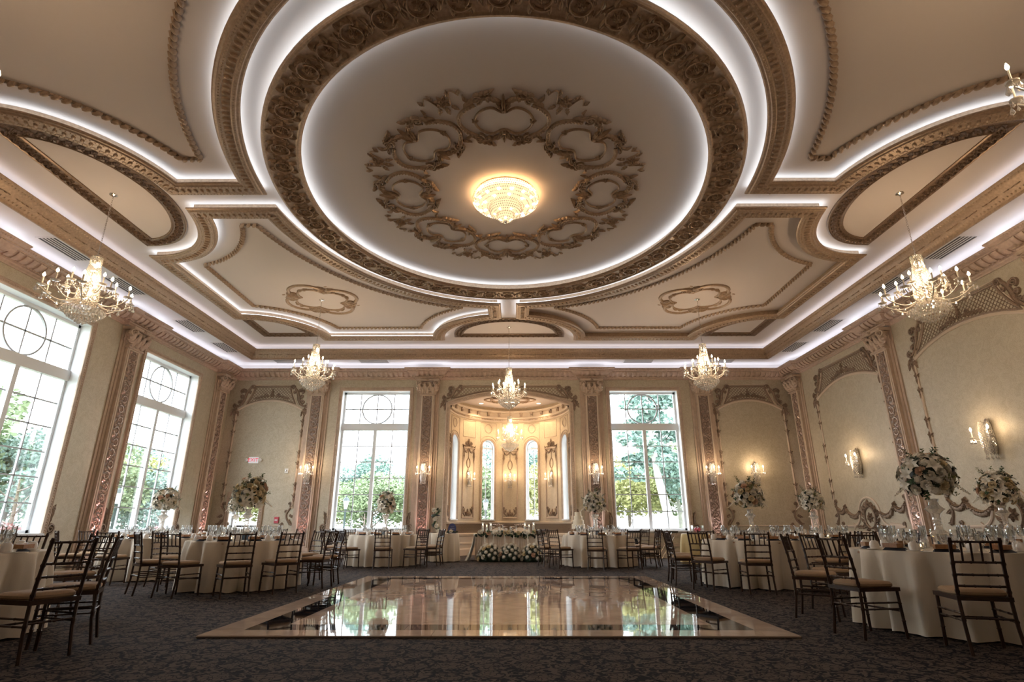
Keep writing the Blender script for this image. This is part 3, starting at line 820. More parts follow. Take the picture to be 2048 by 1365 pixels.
# ------------------------------------------------------------------ framed wall panels
def seg_arch(hw, ys, ya, n=20):
    rise = ya - ys; rad = (hw * hw + rise * rise) / (2 * rise); c = ya - rad
    return [(-hw + 2 * hw * i / n, c + math.sqrt(rad * rad - (-hw + 2 * hw * i / n) ** 2)) for i in range(n + 1)]
def inside(p, poly):
    x, y = p; r = False; j = len(poly) - 1
    for i in range(len(poly)):
        if (poly[i][1] > y) != (poly[j][1] > y) and x < (poly[j][0] - poly[i][0]) * (y - poly[i][1]) / (poly[j][1] - poly[i][1]) + poly[i][0]: r = not r
        j = i
    return r
def lattice_top(t, hw, tw, aw, ys, ya, yt=5.73, swag=True, sp=.105):
    ar = [p for p in seg_arch(hw, ys, ya, 40) if abs(p[0]) <= aw]
    ar = [(x, y + .03) for x, y in ar]
    yl = ar[0][1]
    side = [(lerp(tw, aw, (i / 8) ** 1.5), lerp(yt, yl, i / 8)) for i in range(9)]
    poly = [(-x, y) for x, y in side] + ar[1:-1] + list(reversed(side))
    MB().ribbon(poly, .032, .03, closed=True, z0=.0).obj('lattice_border', 'ornament_tan', t)
    MB().sweep(poly, [(-.07, 0), (-.07, .025), (-.05, .03), (-.04, 0)], closed=True).obj('lattice_fillet', 'trim_cream', t)
    b = MB()
    for s in (-1, 1):
        c = -4.
        while c < 4.:
            run = None; n = 120
            for i in range(n + 1):
                x = -hw + 2 * hw * i / n; y = s * x + c + 5.4
                ok = inside((x, y), poly)
                if ok and run is None: run = (x, y)
                if run is not None and (not ok or i == n):
                    if abs(x - run[0]) > .03: b.ribbon([run, (x, y)], .009, .012, n=2)
                    run = None
            c += sp
    b.obj('lattice', 'ornament_tan', t, smooth=False)
    if swag:
        b = MB(); y0 = ya + .12
        b.rosette(0, y0 + .06, .10, .06, 6)
        for s in (-1, 1):
            for k in range(5):
                x = .12 + .10 * k; b.leaf(s * x, y0 - .02 - .012 * k, (R(55) - k * .1) if s > 0 else PI - R(55) + k * .1, .18 - .015 * k, .045, .04, bend=-s * 1.2, n=4)
            b.spiral(s * .22, y0 + .08, .06, .015, -1.2, s * 1.3, .018, .009, .035); b.spiral(s * min(.55, tw * .75), y0 - .03, .05, .012, -1.2, s * 1.3, .016, .009, .03)
        b.leaf(0, y0 + .1, PI / 2, .2, .05, .05)
        b.obj('leaf_spray', 'ornament_tan', t)
    # S scrolls at the shoulders
    b = MB()
    for s in (-1, 1):
        n = 18; pts = []
        for i in range(n + 1):
            q = i / n; pts.append((s * (lerp(tw + .16, hw - .02, q ** 1.25) + .05 * math.sin(2 * PI * q)), lerp(yt - .02, ys + .12, q)))
        b.ribbon(pts, [.030 + .022 * math.sin(PI * i / n) for i in range(n + 1)], .045)
        b.ribbon([(x - s * .035, y - .01) for x, y in pts[2:-1]], .016, .055)
        def cur(i, dx, dy, r, a0, tr): b.spiral(pts[i][0] + s * dx, pts[i][1] + dy, r, .018, a0, s * tr, .030, .014, .05)
        cur(0, -.075, .0, .085, 0 if s > 0 else PI, 1.6); cur(3, -.07, -.07, .05, 0 if s > 0 else PI, 1.4)
        cur(6, .13, .10, .085, -PI / 2, 1.6); cur(10, .10, .07, .06, -PI / 2, 1.5); cur(16, .02, .11, .055, -PI / 2, 1.4)
        b.spiral(s * (hw + .05), ys + .16, .085, .018, PI / 2, -s * 1.6, .030, .014, .05)
        for i, an, L in ((5, 70, .22), (8, -60, .2), (11, -65, .22), (13, 30, .14)):
            b.leaf(pts[i][0] + s * .02, pts[i][1], R(an) if s > 0 else PI - R(an), L, .055, .05, bend=-s * .9)
        b.leaf(s * (hw + .03), ys + .10, -PI / 2, .42, .09, .05); b.leaf(s * (hw + .08), ys + .06, -PI / 2 + s * .4, .30, .06, .05); b.leaf(s * (hw - .02), ys + .05, -PI / 2 - s * .3, .28, .055, .05)
        b.rosette(s * (hw + .02), ys - .10, .08, .055, 5); b.rosette(s * (hw + .06), ys + .02, .065, .055, 5)
    b.obj('shoulder_scrolls', 'ornament_tan', t)
def wall_panel(M, hw, tw, aw, label, low='scroll'):
    t = thing('wall_panel', label, 'panel', M=M, kind='structure')
    ys, ya = 4.87, 5.24
    p = [(-hw, 1.55)] + seg_arch(hw, ys, ya, 24) + [(hw, 1.55)]
    MB().sweep(p, [(-.05, 0), (-.05, .02), (-.02, .035), (.02, .02), (.03, 0)]).obj('panel_frame', 'trim_cream', t, ang=25)
    lattice_top(t, hw, tw, aw, ys, ya)
    b = MB()
    for s in (-1, 1):
        pts = [(s * hw, 4.8), (s * hw, 1.6)]
        b.ribbon(pts, .022, .03)
        for k in range(8):
            y = 4.45 - k * .36
            if k % 3 == 2: continue
            b.rosette(s * hw, y, .07, .05, 5); b.leaf(s * hw, y, -PI / 2, .22, .05, .045, n=5); b.leaf(s * hw, y, PI / 2, .16, .04, .045, n=4); b.leaf(s * hw, y, PI / 2 + .9, .12, .035, .04, n=3); b.leaf(s * hw, y, PI / 2 - .9, .12, .035, .04, n=3)
    b.obj('flower_drop', 'ornament_tan', t)
    b = MB()
    for s in (-1, 1):
        pts = [(s * (hw - .02 - .16 * math.sin(PI * i / 12) * (1 if low == 'scroll' else .6)), 1.62 - .58 * i / 12) for i in range(13)]
        b.ribbon(pts, .035, .04)
        b.spiral(s * (hw - .1), 1.70, .07, .015, -PI / 2, s * 1.5, .024, .012, .04); b.spiral(s * (hw - .2), 1.46, .06, .015, 0 if s > 0 else PI, -s * 1.5, .022, .012, .04)
        b.spiral(s * (hw - .30), 1.06, .055, .014, PI, s * 1.4, .02, .012, .04)
        for k, (yy, an) in enumerate(((1.55, 60), (1.35, -40), (1.2, -70), (1.08, -20))):
            b.leaf(s * (hw - .08), yy, R(an) if s > 0 else PI - R(an), .2, .05, .04, bend=s * .7)
    b.obj('corner_scrolls', 'ornament_tan', t)
    if low == 'scroll':
        MB().ribbon([(-hw + .3, 1.0), (hw - .3, 1.0)], .02, .025).obj('bottom_rail', 'trim_cream', t)
    else:
        b = MB()
        p = [(-hw + .25, .99), (-.82, .99)] + [(-.82 + .36 * math.sin(i * PI / 16), .99 + .36 * (1 - math.cos(i * PI / 16))) for i in range(9)]
        p += [(.47 * math.cos(a), 1.30 + .45 * math.sin(a)) for a in [PI - PI * i / 18 for i in range(19)]]
        p += [(.82 - .36 * math.sin(i * PI / 16), .99 + .36 * (1 - math.cos(i * PI / 16))) for i in reversed(range(9))] + [(.82, .99), (hw - .25, .99)]
        b.sweep(p, [(-.035, 0), (-.03, .025), (0, .035), (.03, .025), (.035, 0)])
        b.obj('bottom_rail', 'trim_cream', t, ang=25)
        b = MB(); b.rosette(0, 1.22, .15, .07, 7); b.ribbon(arc(0, 1.22, .24, .28, 0, 2 * PI, 28), .03, .05)
        for s in (-1, 1):
            for k in range(7):
                a = R(-70 + 24 * k); b.leaf(s * .26 * math.cos(a), 1.22 + .29 * math.sin(a), a + .5 if s > 0 else PI - a - .5, .2, .055, .05, bend=s * 1.0)
            b.spiral(s * .33, 1.0, .07, .015, PI / 2, s * 1.4, .024, .012, .045); b.leaf(s * .35, .95, R(10) if s > 0 else R(170), .3, .05, .05); b.leaf(s * .55, .95, R(20) if s > 0 else R(160), .22, .045, .05)
        b.leaf(0, 1.48, PI / 2, .22, .08, .07); b.leaf(-.05, 1.48, PI / 2 + .6, .18, .06, .06); b.leaf(.05, 1.48, PI / 2 - .6, .18, .06, .06)
        b.obj('cartouche', 'ornament_tan', t)
        b = MB()
        for s in (-1, 1):
            for (x0, y0, x1, y1, sag) in ((1.58, 1.55, 1.12, 1.50, .16), (1.12, 1.50, .42, 1.38, .20)):
                for k in range(15):
                    q = k / 14; x = s * lerp(x0, x1, q); y = lerp(y0, y1, q) - sag * 4 * q * (1 - q)
                    r = .035 + .04 * math.sin(PI * q)
                    b.dome(x + .02 * math.sin(k * 2.1), y, r, .07, n=6, m=2); b.dome(x, y + r * .6, r * .6, .08, n=5, m=2)
            b.rosette(s * 1.12, 1.53, .09, .07, 5); b.leaf(s * 1.12, 1.5, -PI / 2, .16, .05, .05)
        b.obj('flower_swag', 'ornament_tan', t)
    # dado
    b = MB(); w = hw + .25
    b.box(-w, w, 0, .22, 0, .05); b.box(-w, w, .22, .26, 0, .035); b.box(-w, w, .74, .82, 0, .045); b.box(-w, w, .82, .85, 0, .03)
    b.sweep([(-w + .15, .34), (-w + .15, .66), (w - .15, .66), (w - .15, .34)], [(0, 0), (0, .02), (.03, .02), (.03, 0)], closed=True)
    b.obj('dado', 'trim_cream', t, smooth=False)
    return t
wall_panel(MFAR(8.47), 1.2, .62, .86, 'arched wall panel with lattice head at the right end of the far wall')
for y, nm, k in ((16.13, 'nearest the far corner', 1.), (11.52, 'at the right edge of the picture', 1.), (2 * CY - 11.52, 'beside the camera', 1.), (2 * CY - 16.13, 'near the camera wall', 1.)):
    wall_panel(MRIGHT(y), 1.66, 1.04, 1.47, 'arched wall panel with swags on the right wall ' + nm, low='swag')
for y, nm in ((2 * CY - 11.52, 'beside the camera'), (2 * CY - 16.13, 'near the camera wall')):
    wall_panel(MLEFT(y), 1.66, 1.04, 1.47, 'arched wall panel with swags on the left wall ' + nm, low='swag')
# left end of the far wall: the panel with the exit door in it
pd = wall_panel(MFAR(-8.47), 1.2, .62, .86, 'arched wall panel above the exit door on the far wall')
for ch in list(pd.children):
    if ch.name.startswith('bottom_rail') or ch.name.startswith('dado'): bpy.data.objects.remove(ch)
b = MB(); b.ribbon([(.15 + .1, 1.0), (.9, 1.0)], .02, .025); b.obj('bottom_rail', 'trim_cream', pd)
b = MB(); b.box(.12, 1.4, 0, .22, 0, .05); b.box(.12, 1.4, .74, .82, 0, .045); b.obj('dado', 'trim_cream', pd, smooth=False)
dr = struct('door_1', 'glazed exit door with a dark push bar in the far wall', MFAR(-8.87))
h, H = .49, 1.94
p = [(-h, 0), (-h, H), (h, H), (h, 0)]
MB().sweep(p, [(0, 0), (0, .05), (.03, .07), (.05, .055), (.10, .055), (.115, .07), (.14, .05), (.14, 0)]).obj('door_casing', 'trim_tan', dr, ang=25)
b = MB(); beadrow(b, p, .05, .075, .05, .018, .018, .026, n=5); b.obj('bead_row', 'trim_tan', dr, kind='stuff', smooth=False)
b = MB()
for s in (-1, 1): b.add([(s * h, 0, 0), (s * h, 0, -.3), (s * h, H, -.3), (s * h, H, 0)], [(0, 1, 2, 3)])
b.add([(-h, H, 0), (h, H, 0), (h, H, -.3), (-h, H, -.3)], [(0, 1, 2, 3)]); b.obj('door_jamb', 'window_white', dr, smooth=False)
b = MB(); z0, z1 = -.28, -.24
b.box(-h, -h + .09, 0, H, z0, z1); b.box(h - .09, h, 0, H, z0, z1); b.box(-h, h, 0, .2, z0, z1); b.box(-h, h, H - .1, H, z0, z1); b.obj('door_leaf', 'window_white', dr, smooth=False)
MB().box(-h + .09, h - .09, .2, H - .1, -.264, -.258).obj('pane', 'pane_glass', dr, smooth=False)
MB().box(-h + .03, h - .03, .95, 1.02, z1, z1 + .06).obj('push_bar', 'black_metal', dr, smooth=False)

# exit sign
ex = thing('exit_sign', 'lit white exit sign with red letters above the door', 'sign', M=MFAR(-8.79, 3.14))
MB().box(-.155, .155, -.10, .10, .004, .07).obj('sign_box', 'exit_glow', ex, smooth=False)
def text_obj(s, size, mname, parent, M, ext=.002, name='lettering'):
    cu = bpy.data.curves.new(name, 'FONT'); cu.body = s; cu.size = size; cu.align_x = 'CENTER'; cu.align_y = 'CENTER'; cu.extrude = ext
    cu.materials.append(MATS[mname]); o = bpy.data.objects.new(name, cu); COL.objects.link(o)
    me = bpy.data.meshes.new_from_object(o.evaluated_get(bpy.context.evaluated_depsgraph_get())); bpy.data.objects.remove(o)
    if not me.materials: me.materials.append(MATS[mname])
    return mo(name, me, parent, M=M)
text_obj('EXIT', .17, 'exit_red', ex, Matrix.Translation((0, 0, .073)))
for s in (-1, 1):
    b = MB().lathe([(0, -.04), (.03, -.04), (.055, .02), (.06, .04), (.04, .045), (0, .045)], 10); b.xf(Matrix.Translation((s * .22, .0, .05)) @ Matrix.Rotation(s * .5, 4, 'Y'))
    b.obj('lamp_head', 'white_plastic', ex)
al = thing('fire_alarm', 'red fire alarm pull station beside the exit door', 'fire alarm', M=MFAR(-7.75, 1.18))
MB().box(-.07, .07, -.1, .1, .002, .045).obj('case', 'red_plastic', al, smooth=False); MB().box(-.045, .045, -.02, .02, .045, .06).obj('pull_handle', 'white_plastic', al, smooth=False)
al = thing('alarm_strobe', 'small white alarm strobe on the wall right of the exit sign', 'alarm', M=MFAR(-7.62, 2.78))
MB().box(-.06, .06, -.08, .08, .002, .03).obj('case', 'white_plastic', al, smooth=False); MB().dome(0, 0, .035, .03, z0=.03, n=8).obj('strobe_lens', 'chrome', al)

# ------------------------------------------------------------------ niche (apse)
NA, ND, K = 2.13, 2.5, 2.36
def apse(x, y, z):
    f = x / K
    return ((NA - z) * math.sin(f), YF + (ND - z) * math.cos(f), y)
NZ = 5.45
PH = [R(23.4) * K * i for i in range(-3, 4)]
wins = [PH[0], PH[2], PH[4], PH[6]]; pans = [PH[1], PH[3], PH[5]]
ext = R(90) * K
nic = struct('wall_niche', 'curved alcove wall with four arched windows behind the head table')
xs = [-ext + 2 * ext * i / 48 for i in range(49)]
b = wall_grid(-ext, ext, 0, NZ, [(c - .27, c + .27, 1.22, 4.15) for c in wins], xs)
for c in wins: arch_fill(b, c - .27, c + .27, 3.88, 4.149, 4.15, 12)
b.warp(apse).obj('niche_wall', 'niche_wall', nic, smooth=False)
b = MB(); pts = [apse(x, NZ, 0) for x in xs]
b.add([(0, YF, NZ)] + pts, [(0, i + 1, i + 2) for i in range(len(pts) - 1)])
b.obj('niche_ceiling', 'ceiling_white', nic, smooth=False)
b = MB(); jp = [(-NH, 0)] + seg_arch(NH, NSP, NAP, 24) + [(NH, 0)]
MB().sweep(jp, [(0, -.10), (0, .03), (.03, .055), (.05, .05), (.10, .05), (.115, .065), (.15, .05), (.15, 0)]).xf(MFAR(0)).obj('niche_casing', 'trim_tan', nic, ang=25)
b = MB(); beadrow(b, jp, .06, .075, .045, .022, .022, .03, n=5); b.xf(MFAR(0)).obj('bead_row', 'trim_tan', nic, kind='stuff', smooth=False)
lt = thing('niche_lattice', 'lattice panel and scrolls over the arch of the niche', 'panel', M=MFAR(0), kind='structure')
lattice_top(lt, NH + .16, 1.66, 2.02, NSP + .13, NAP + .17, swag=False, sp=.12)
# entablature
path = [(-ext + 2 * ext * i / 60, 0) for i in range(61)]
def band(prof, name, m, **k):
    b = MB(); rows = [[(x, y, z) for z, y in prof] for x, _ in path]; b.grid(rows); b.warp(apse).obj(name, m, nic, **k)
band([(0, 4.88), (.03, 4.88), (.05, 4.92), (.05, 4.98), (.09, 5.0), (.10, 5.03), (.10, 5.06), (.04, 5.06), (.04, 5.22), (.10, 5.24), (.14, 5.28), (.14, 5.31), (.02, 5.33), (0, 5.33)], 'niche_cornice', 'trim_cream', ang=25)
b = MB(); n = 96
for i in range(n):
    x = -ext + 2 * ext * (i + .5) / n; b.box(x - .02, x + .02, 4.93, 4.975, .05, .085)
b.warp(apse).obj('dentil_row', 'trim_tan', nic, kind='stuff', smooth=False)
bk = MB().box(-.05, .05, -.08, .08, 0, .05); bk.box(-.06, .06, .05, .085, 0, .09); bk.spiral(0, -.02, .04, .01, PI / 2, 1.2, .02, .01, .03, z0=.05)
for i in range(15):
    x = -ext + 2 * ext * (i + .5) / 15; f = x / K; c = apse(x, 5.14, .04)
    b = MB().merge(bk); o = b.xf(Matrix.Identity(4)).obj('bracket', 'trim_tan', nic); o.matrix_local = frame(c, (math.cos(f), -math.sin(f), 0), (0, 0, 1), (-math.sin(f), -math.cos(f), 0))
# dado of the niche
band([(0, 0), (.07, 0), (.07, .20), (.05, .24), (.03, .24), (.03, .36), (.05, .38), (.05, .43), (.03, .45), (.03, .64), (.06, .66), (.07, .72), (.03, .74), (.02, .75), (.02, 1.07), (.05, 1.08), (.06, 1.12), (0, 1.14)], 'niche_dado', 'trim_cream', ang=25)
b = MB(); x = -ext
while x < ext:
    for sg in (1, -1): b.ribbon([(x, .76 if sg > 0 else 1.06), (x + .30, 1.06 if sg > 0 else .76)], .007, .012, z0=.02, n=2)
    x += .05
b.warp(apse).obj('lattice_band', 'ornament_tan', nic, kind='stuff', smooth=False)
# windows and panels of the niche
for i, c in enumerate(wins):
    WCOUNT[0] += 1
    w = struct('window_%d' % WCOUNT[0], 'narrow arched niche window, %s' % ['at the left side', 'left of the middle', 'right of the middle', 'at the right side'][i])
    h = .27
    def ap(r): return [(c - r, 1.22)] + [(c - r * math.cos(PI * k / 14), 3.88 + r * math.sin(PI * k / 14)) for k in range(15)] + [(c + r, 1.22)]
    MB().grid([[(x, y, 0) for x, y in ap(h)], [(x, y, -.24) for x, y in ap(h)]]).warp(apse).obj('reveal', 'window_white', w)
    MB().sweep(ap(h), [(0, 0), (0, .03), (.02, .045), (.06, .04), (.07, .05), (.09, .03), (.09, 0)]).warp(apse).obj('casing', 'trim_tan', w, ang=25)
    b = MB(); beadrow(b, ap(h), .045, .045, .035, .016, .016, .022, n=4, m=1); b.warp(apse).obj('bead_row', 'trim_tan', w, kind='stuff', smooth=False)
    MB().box(c - h - .04, c + h + .04, 1.18, 1.222, -.24, .07).warp(apse).obj('window_sill', 'window_white', w, smooth=False)
    b = MB(); b.sweep(ap(h), [(-.04, -.24), (-.04, -.19), (0, -.19)]); b.box(c - h, c + h, 3.82, 3.88, -.24, -.18); b.warp(apse).obj('window_frame', 'window_white', w, smooth=False)
    b = MB(); b.box(c - .012, c + .012, 1.22, 4.12, -.23, -.20)
    for k in range(1, 7): y = 1.22 + 2.6 * k / 7; b.box(c - h, c + h, y - .012, y + .012, -.23, -.20)
    for a in (45, 135): b.box(-.01, .01, 0, .25, 0, .03) if False else b.ribbon([(c, 3.88), (c + .25 * math.cos(R(a)), 3.88 + .25 * math.sin(R(a)))], .01, .02, z0=-.23, n=2)
    b.warp(apse).obj('glazing_bars', 'window_bar', w, smooth=False)
    for col in (-1, 1):
        for k in range(7):
            y0 = 1.22 + 2.6 * k / 7; xa, xb = sorted((c + col * .012, c + col * h))
            MB().box(xa, xb, y0 + .012, y0 + 2.6 / 7 - .012, -.218, -.214).warp(apse).obj('pane', 'pane_glass', w, smooth=False)
    # roundel panel above
    b = MB(); b.ribbon(arc(c, 4.6, .16, .16, 0, 2 * PI, 24), .02, .02)
    b.ribbon([(c - .36, 4.82), (c + .36, 4.82)], .012, .015); b.ribbon([(c - .36, 4.82), (c - .36, 4.05)], .012, .015); b.ribbon([(c + .36, 4.82), (c + .36, 4.05)], .012, .015)
    b.ribbon(arc(c, 3.95, .40, .36, R(25), R(155), 14), .015, .02)
    b.warp(apse).obj('roundel', 'trim_tan', w)
for i, c in enumerate(pans + [-R(84) * K, R(84) * K]):
    side = i > 2; hw = .28 if not side else .10
    w = thing('niche_panel', 'framed niche panel with garland and oval, %s' % ['left of the middle', 'in the middle', 'right of the middle', 'at the left edge', 'at the right edge'][i], 'panel', kind='structure')
    p = [(c - hw, 1.30), (c - hw, 3.75), (c + hw, 3.75), (c + hw, 1.30)]
    b = MB(); b.sweep(p, [(0, 0), (0, .02), (.02, .03), (.05, .02), (.05, 0)], closed=True)
    b.sweep([(c - hw - .06, 4.82), (c + hw + .06, 4.82), (c + hw + .06, 4.2), (c - hw - .06, 4.2)], [(0, 0), (.01, .012), (.02, 0)], closed=True)
    b.warp(apse).obj('panel_frame', 'trim_tan', w, ang=25)
    b = MB()
    if not side:
        b.ribbon(arc(c, 3.22, .09, .17, 0, 2 * PI, 24), .02, .025); b.ribbon([(c, 3.05), (c, 2.9)], .012, .02); b.ribbon([(c, 3.39), (c, 3.7)], .012, .02); b.dome(c, 3.42, .03, .03)
    for s in (-1, 1):
        for k in range(9):
            q = k / 8; x = c + s * lerp(.0, hw + .02, q); y = 3.72 + .03 - .12 * math.sin(PI * q) ; b.dome(x, y, .03 + .018 * math.sin(PI * q), .05, n=5)
        b.leaf(c + s * hw, 3.72, -PI / 2, .5, .05, .04); b.leaf(c + s * hw, 3.75, PI / 2 - s * .5, .16, .045, .04)
        b.spiral(c + s * .12, 3.95, .07, .015, -PI / 2, s * 1.4, .022, .012, .035); b.leaf(c + s * .05, 3.85, PI / 2 - s * .7, .2, .05, .04, bend=s); b.leaf(c + s * .1, 3.80, PI / 2 - s * 1.2, .18, .05, .04)
    b.rosette(c, 3.90, .09, .05, 6); b.leaf(c, 3.95, PI / 2, .18, .05, .04)
    b.warp(apse).obj('garland', 'ornament_tan', w)
    b = MB()
    for s in (-1, 1):
        b.spiral(c + s * (hw - .03), 1.62, .05, .012, -PI / 2, s * 1.4, .02, .012, .035); b.ribbon([(c + s * (hw - .02), 1.6), (c + s * (hw - .03), 1.45), (c + s * .12, 1.34)], .03, .035)
        b.leaf(c + s * (hw - .05), 1.45, PI / 2 + s * .5, .18, .04, .04); b.leaf(c + s * .05, 1.34, PI / 2 - s * .5, .17, .05, .04)
    b.leaf(c, 1.34, PI / 2, .25, .07, .05); b.dome(c, 1.42, .04, .06)
    b.warp(apse).obj('foot_scrolls', 'ornament_tan', w)
# niche ceiling ornament and downlights
MN = frame((0, 20.3, NZ), (1, 0, 0), (0, -1, 0), (0, 0, -1))
mo('ceiling_medallion', qm, nic, M=MN @ Matrix.Diagonal((.95, .75, .9, 1)), label='gilded oval ornament on the niche ceiling')
for i, (x, y) in enumerate(((-1.1, 20.95), (.12, 21.35), (1.1, 20.95))):
    d = thing('downlight', 'small round recessed downlight in the niche ceiling, %s' % ('left', 'middle', 'right')[i], 'downlight', M=frame((x, y, NZ), (1, 0, 0), (0, -1, 0), (0, 0, -1)), group='niche downlights')
    MB().lathe([(.10, 0), (.10, .012), (.075, .012), (.07, .004)], 16).obj('trim_ring', 'white_plastic', d)
    MB().lathe([(.072, .006), (0, .007)], 16).obj('lens', 'downlight_lens', d)
    l = bpy.data.lights.new('downlight_lamp', 'SPOT'); l.energy = 60; l.color = (1, .70, .40); l.spot_size = R(110); l.spot_blend = .6; l.shadow_soft_size = .06
    lo = bpy.data.objects.new('downlight_lamp', l); COL.objects.link(lo); lo.parent = d; lo.location = (0, 0, .03); lo.rotation_euler = (PI, 0, 0)

# ------------------------------------------------------------------ vents, sprinklers
vm_f = MB(); vm_f.sweep([(-.5, -.18), (.5, -.18), (.5, .18), (-.5, .18)], [(0, 0), (0, .012), (-.03, .012), (-.035, 0)], closed=True)
vm_f = vm_f.mesh('vent_frame', 'soffit_white', smooth=False)
vm_b = MB().box(-.5, .5, -.18, .18, .001, .004).mesh('vent_back', 'vent_dark', smooth=False)
vm_s = MB().box(-.5, .5, -.012, .012, .004, .012).mesh('slat', 'soffit_white', smooth=False)
def vent(x, y, rz, label):
    t = thing('ceiling_vent', label, 'vent', M=frame((x, y, ZS), (1, 0, 0), (0, -1, 0), (0, 0, -1)) @ Matrix.Rotation(rz, 4, 'Z'), group='slatted soffit vents')
    mo('vent_frame', vm_f, t); mo('vent_back', vm_b, t)
    for k in range(4): mo('slat', vm_s, t, loc=(0, -.108 + .072 * k, 0))
for sx, nm in ((-1, 'left'), (1, 'right')):
    for k, y in enumerate((17.25, 15.2, 12.35, 10.45, 7.8, 5.9)):
        vent(sx * 9.27, y, PI / 2, 'long slatted air vent over the %s wall, number %s from the far corner' % (nm, ('one', 'two', 'three', 'four', 'five', 'six')[k]))
for k, x in enumerate((-7.8, -4.8, 4.55, 7.4)):
    vent(x, 18.87, 0, 'slatted air vent over the far wall, %s' % ('far left', 'above the left window', 'above the right window', 'far right')[k])
for x, y, nm in ((-4.95, CY - .1, 'left'), (4.95, CY - .1, 'right')):
    t = thing('smoke_detector', 'small white smoke detector on the ceiling strap, %s of the ring' % nm, 'smoke detector', M=frame((x, y, ZC), (1, 0, 0), (0, -1, 0), (0, 0, -1)))
    MB().lathe([(.07, 0), (.07, .03), (.05, .05), (0, .052)], 14).obj('body', 'white_plastic', t); MB().lathe([(.025, .05), (.02, .07), (0, .072)], 8).obj('sensor', 'chrome', t)

# ------------------------------------------------------------------ chandeliers and sconces
def octa(b, x, y, z, r, el=1.6):
    V = [(x + r, y, z), (x - r, y, z), (x, y + r, z), (x, y - r, z), (x, y, z + r * el), (x, y, z - r * el)]
    b.add(V, [(0, 2, 4), (2, 1, 4), (1, 3, 4), (3, 0, 4), (2, 0, 5), (1, 2, 5), (3, 1, 5), (0, 3, 5)])
def drop(b, x, y, z, L):
    r = L * .21
    n = 5
    b.tube([(x, y, z), (x, y, z - L * .35)], .003, 3)
    rows = [[(x + q * math.cos(2 * PI * k / n), y + q * math.sin(2 * PI * k / n), zz) for k in range(n)] for q, zz in ((.002, z - L * .3), (r * .5, z - L * .5), (r, z - L * .78), (r * .5, z - L * .93), (.002, z - L))]
    b.grid(rows, closed_u=True)
CH = {}
def chandelier_meshes():
    r_ = random.Random(3)
    b = MB()
    for i in range(34):
        t = i / 33; z = .62 - 1.02 * t
        rad = .085 if t < .12 else lerp(.08, .17, (t - .12) / .6) if t < .72 else lerp(.17, .12, (t - .72) / .28)
        n = int(10 + 8 * rad / .17)
        for k in range(n):
            a = 2 * PI * (k + .5 * (i % 2)) / n; octa(b, rad * math.cos(a), rad * math.sin(a), z, .017, 1.3)
    CH['crystal_column'] = b.mesh('crystal_column', 'crystal', smooth=False)
    b = MB(); b.tube([(0, 0, .64), (0, 0, -.42)], [.018, .03], 8)
    for z in (.63, .35, .0, -.35): b.lathe([(.02, z + .015), (.075 if z > .1 else .11, z), (.02, z - .015)], 12)
    CH['stem'] = b.mesh('stem', 'chrome')
    b = MB()
    for ring, (rad, z, n) in enumerate(((.32, -.38, 34), (.28, -.42, 30), (.24, -.46, 26), (.19, -.50, 22), (.14, -.53, 16), (.09, -.56, 10), (.04, -.59, 5))):
        for k in range(n): a = 2 * PI * (k + .5 * (ring % 2)) / n; drop(b, rad * math.cos(a), rad * math.sin(a), z + .02 * r_.random(), .085)
    b.lathe([(.10, -.36), (.30, -.39), (.30, -.40), (.10, -.42)], 20)
    CH['crystal_basket'] = b.mesh('crystal_basket', 'crystal', smooth=False)
    def arm(rad, zc, zs):
        b = MB(); pts = []
        for i in range(12):
            t = i / 11; pts.append((lerp(.08, rad, t), 0, zs - .13 * math.sin(t * PI * .9) * (1 if rad > .4 else .5) + (zc - zs) * t ** 2.2))
        b.tube(pts, [.013 - .004 * i / 11 for i in range(12)], 6)
        b.lathe([(.008, -.01), (.06, .005), (.065, .015), (.02, .012), (.014, .03)], 10, c=(rad, 0), z0=zc)
        return b
    for nm, rad, zc, zs in (('o', .58, -.12, -.20), ('i', .34, .02, -.05)):
        CH['arm_' + nm] = arm(rad, zc, zs).mesh('arm', 'glass_arm')
        CH['cand_' + nm] = MB().lathe([(.011, 0), (.011, .13), (0, .13)], 8, c=(rad, 0), z0=zc + .02).mesh('candle', 'candle_white')
        CH['bulb_' + nm] = MB().lathe([(.003, 0), (.017, .02), (.021, .038), (.014, .06), (.003, .085)], 8, c=(rad, 0), z0=zc + .15).mesh('bulb', 'bulb_warm')
        b = MB()
        for k in range(5): a = 2 * PI * k / 5; drop(b, rad + .058 * math.cos(a), .058 * math.sin(a), zc, .085 if k else .13)
        drop(b, rad * .6, 0, zs - .13, .10)
        CH['drop_' + nm] = b.mesh('crystal_drop', 'crystal', smooth=False)
    CH['core'] = MB().lathe([(.003, 0), (.03, .03), (.035, .06), (.02, .09), (.003, .12)], 8).mesh('bulb', 'bulb_warm')
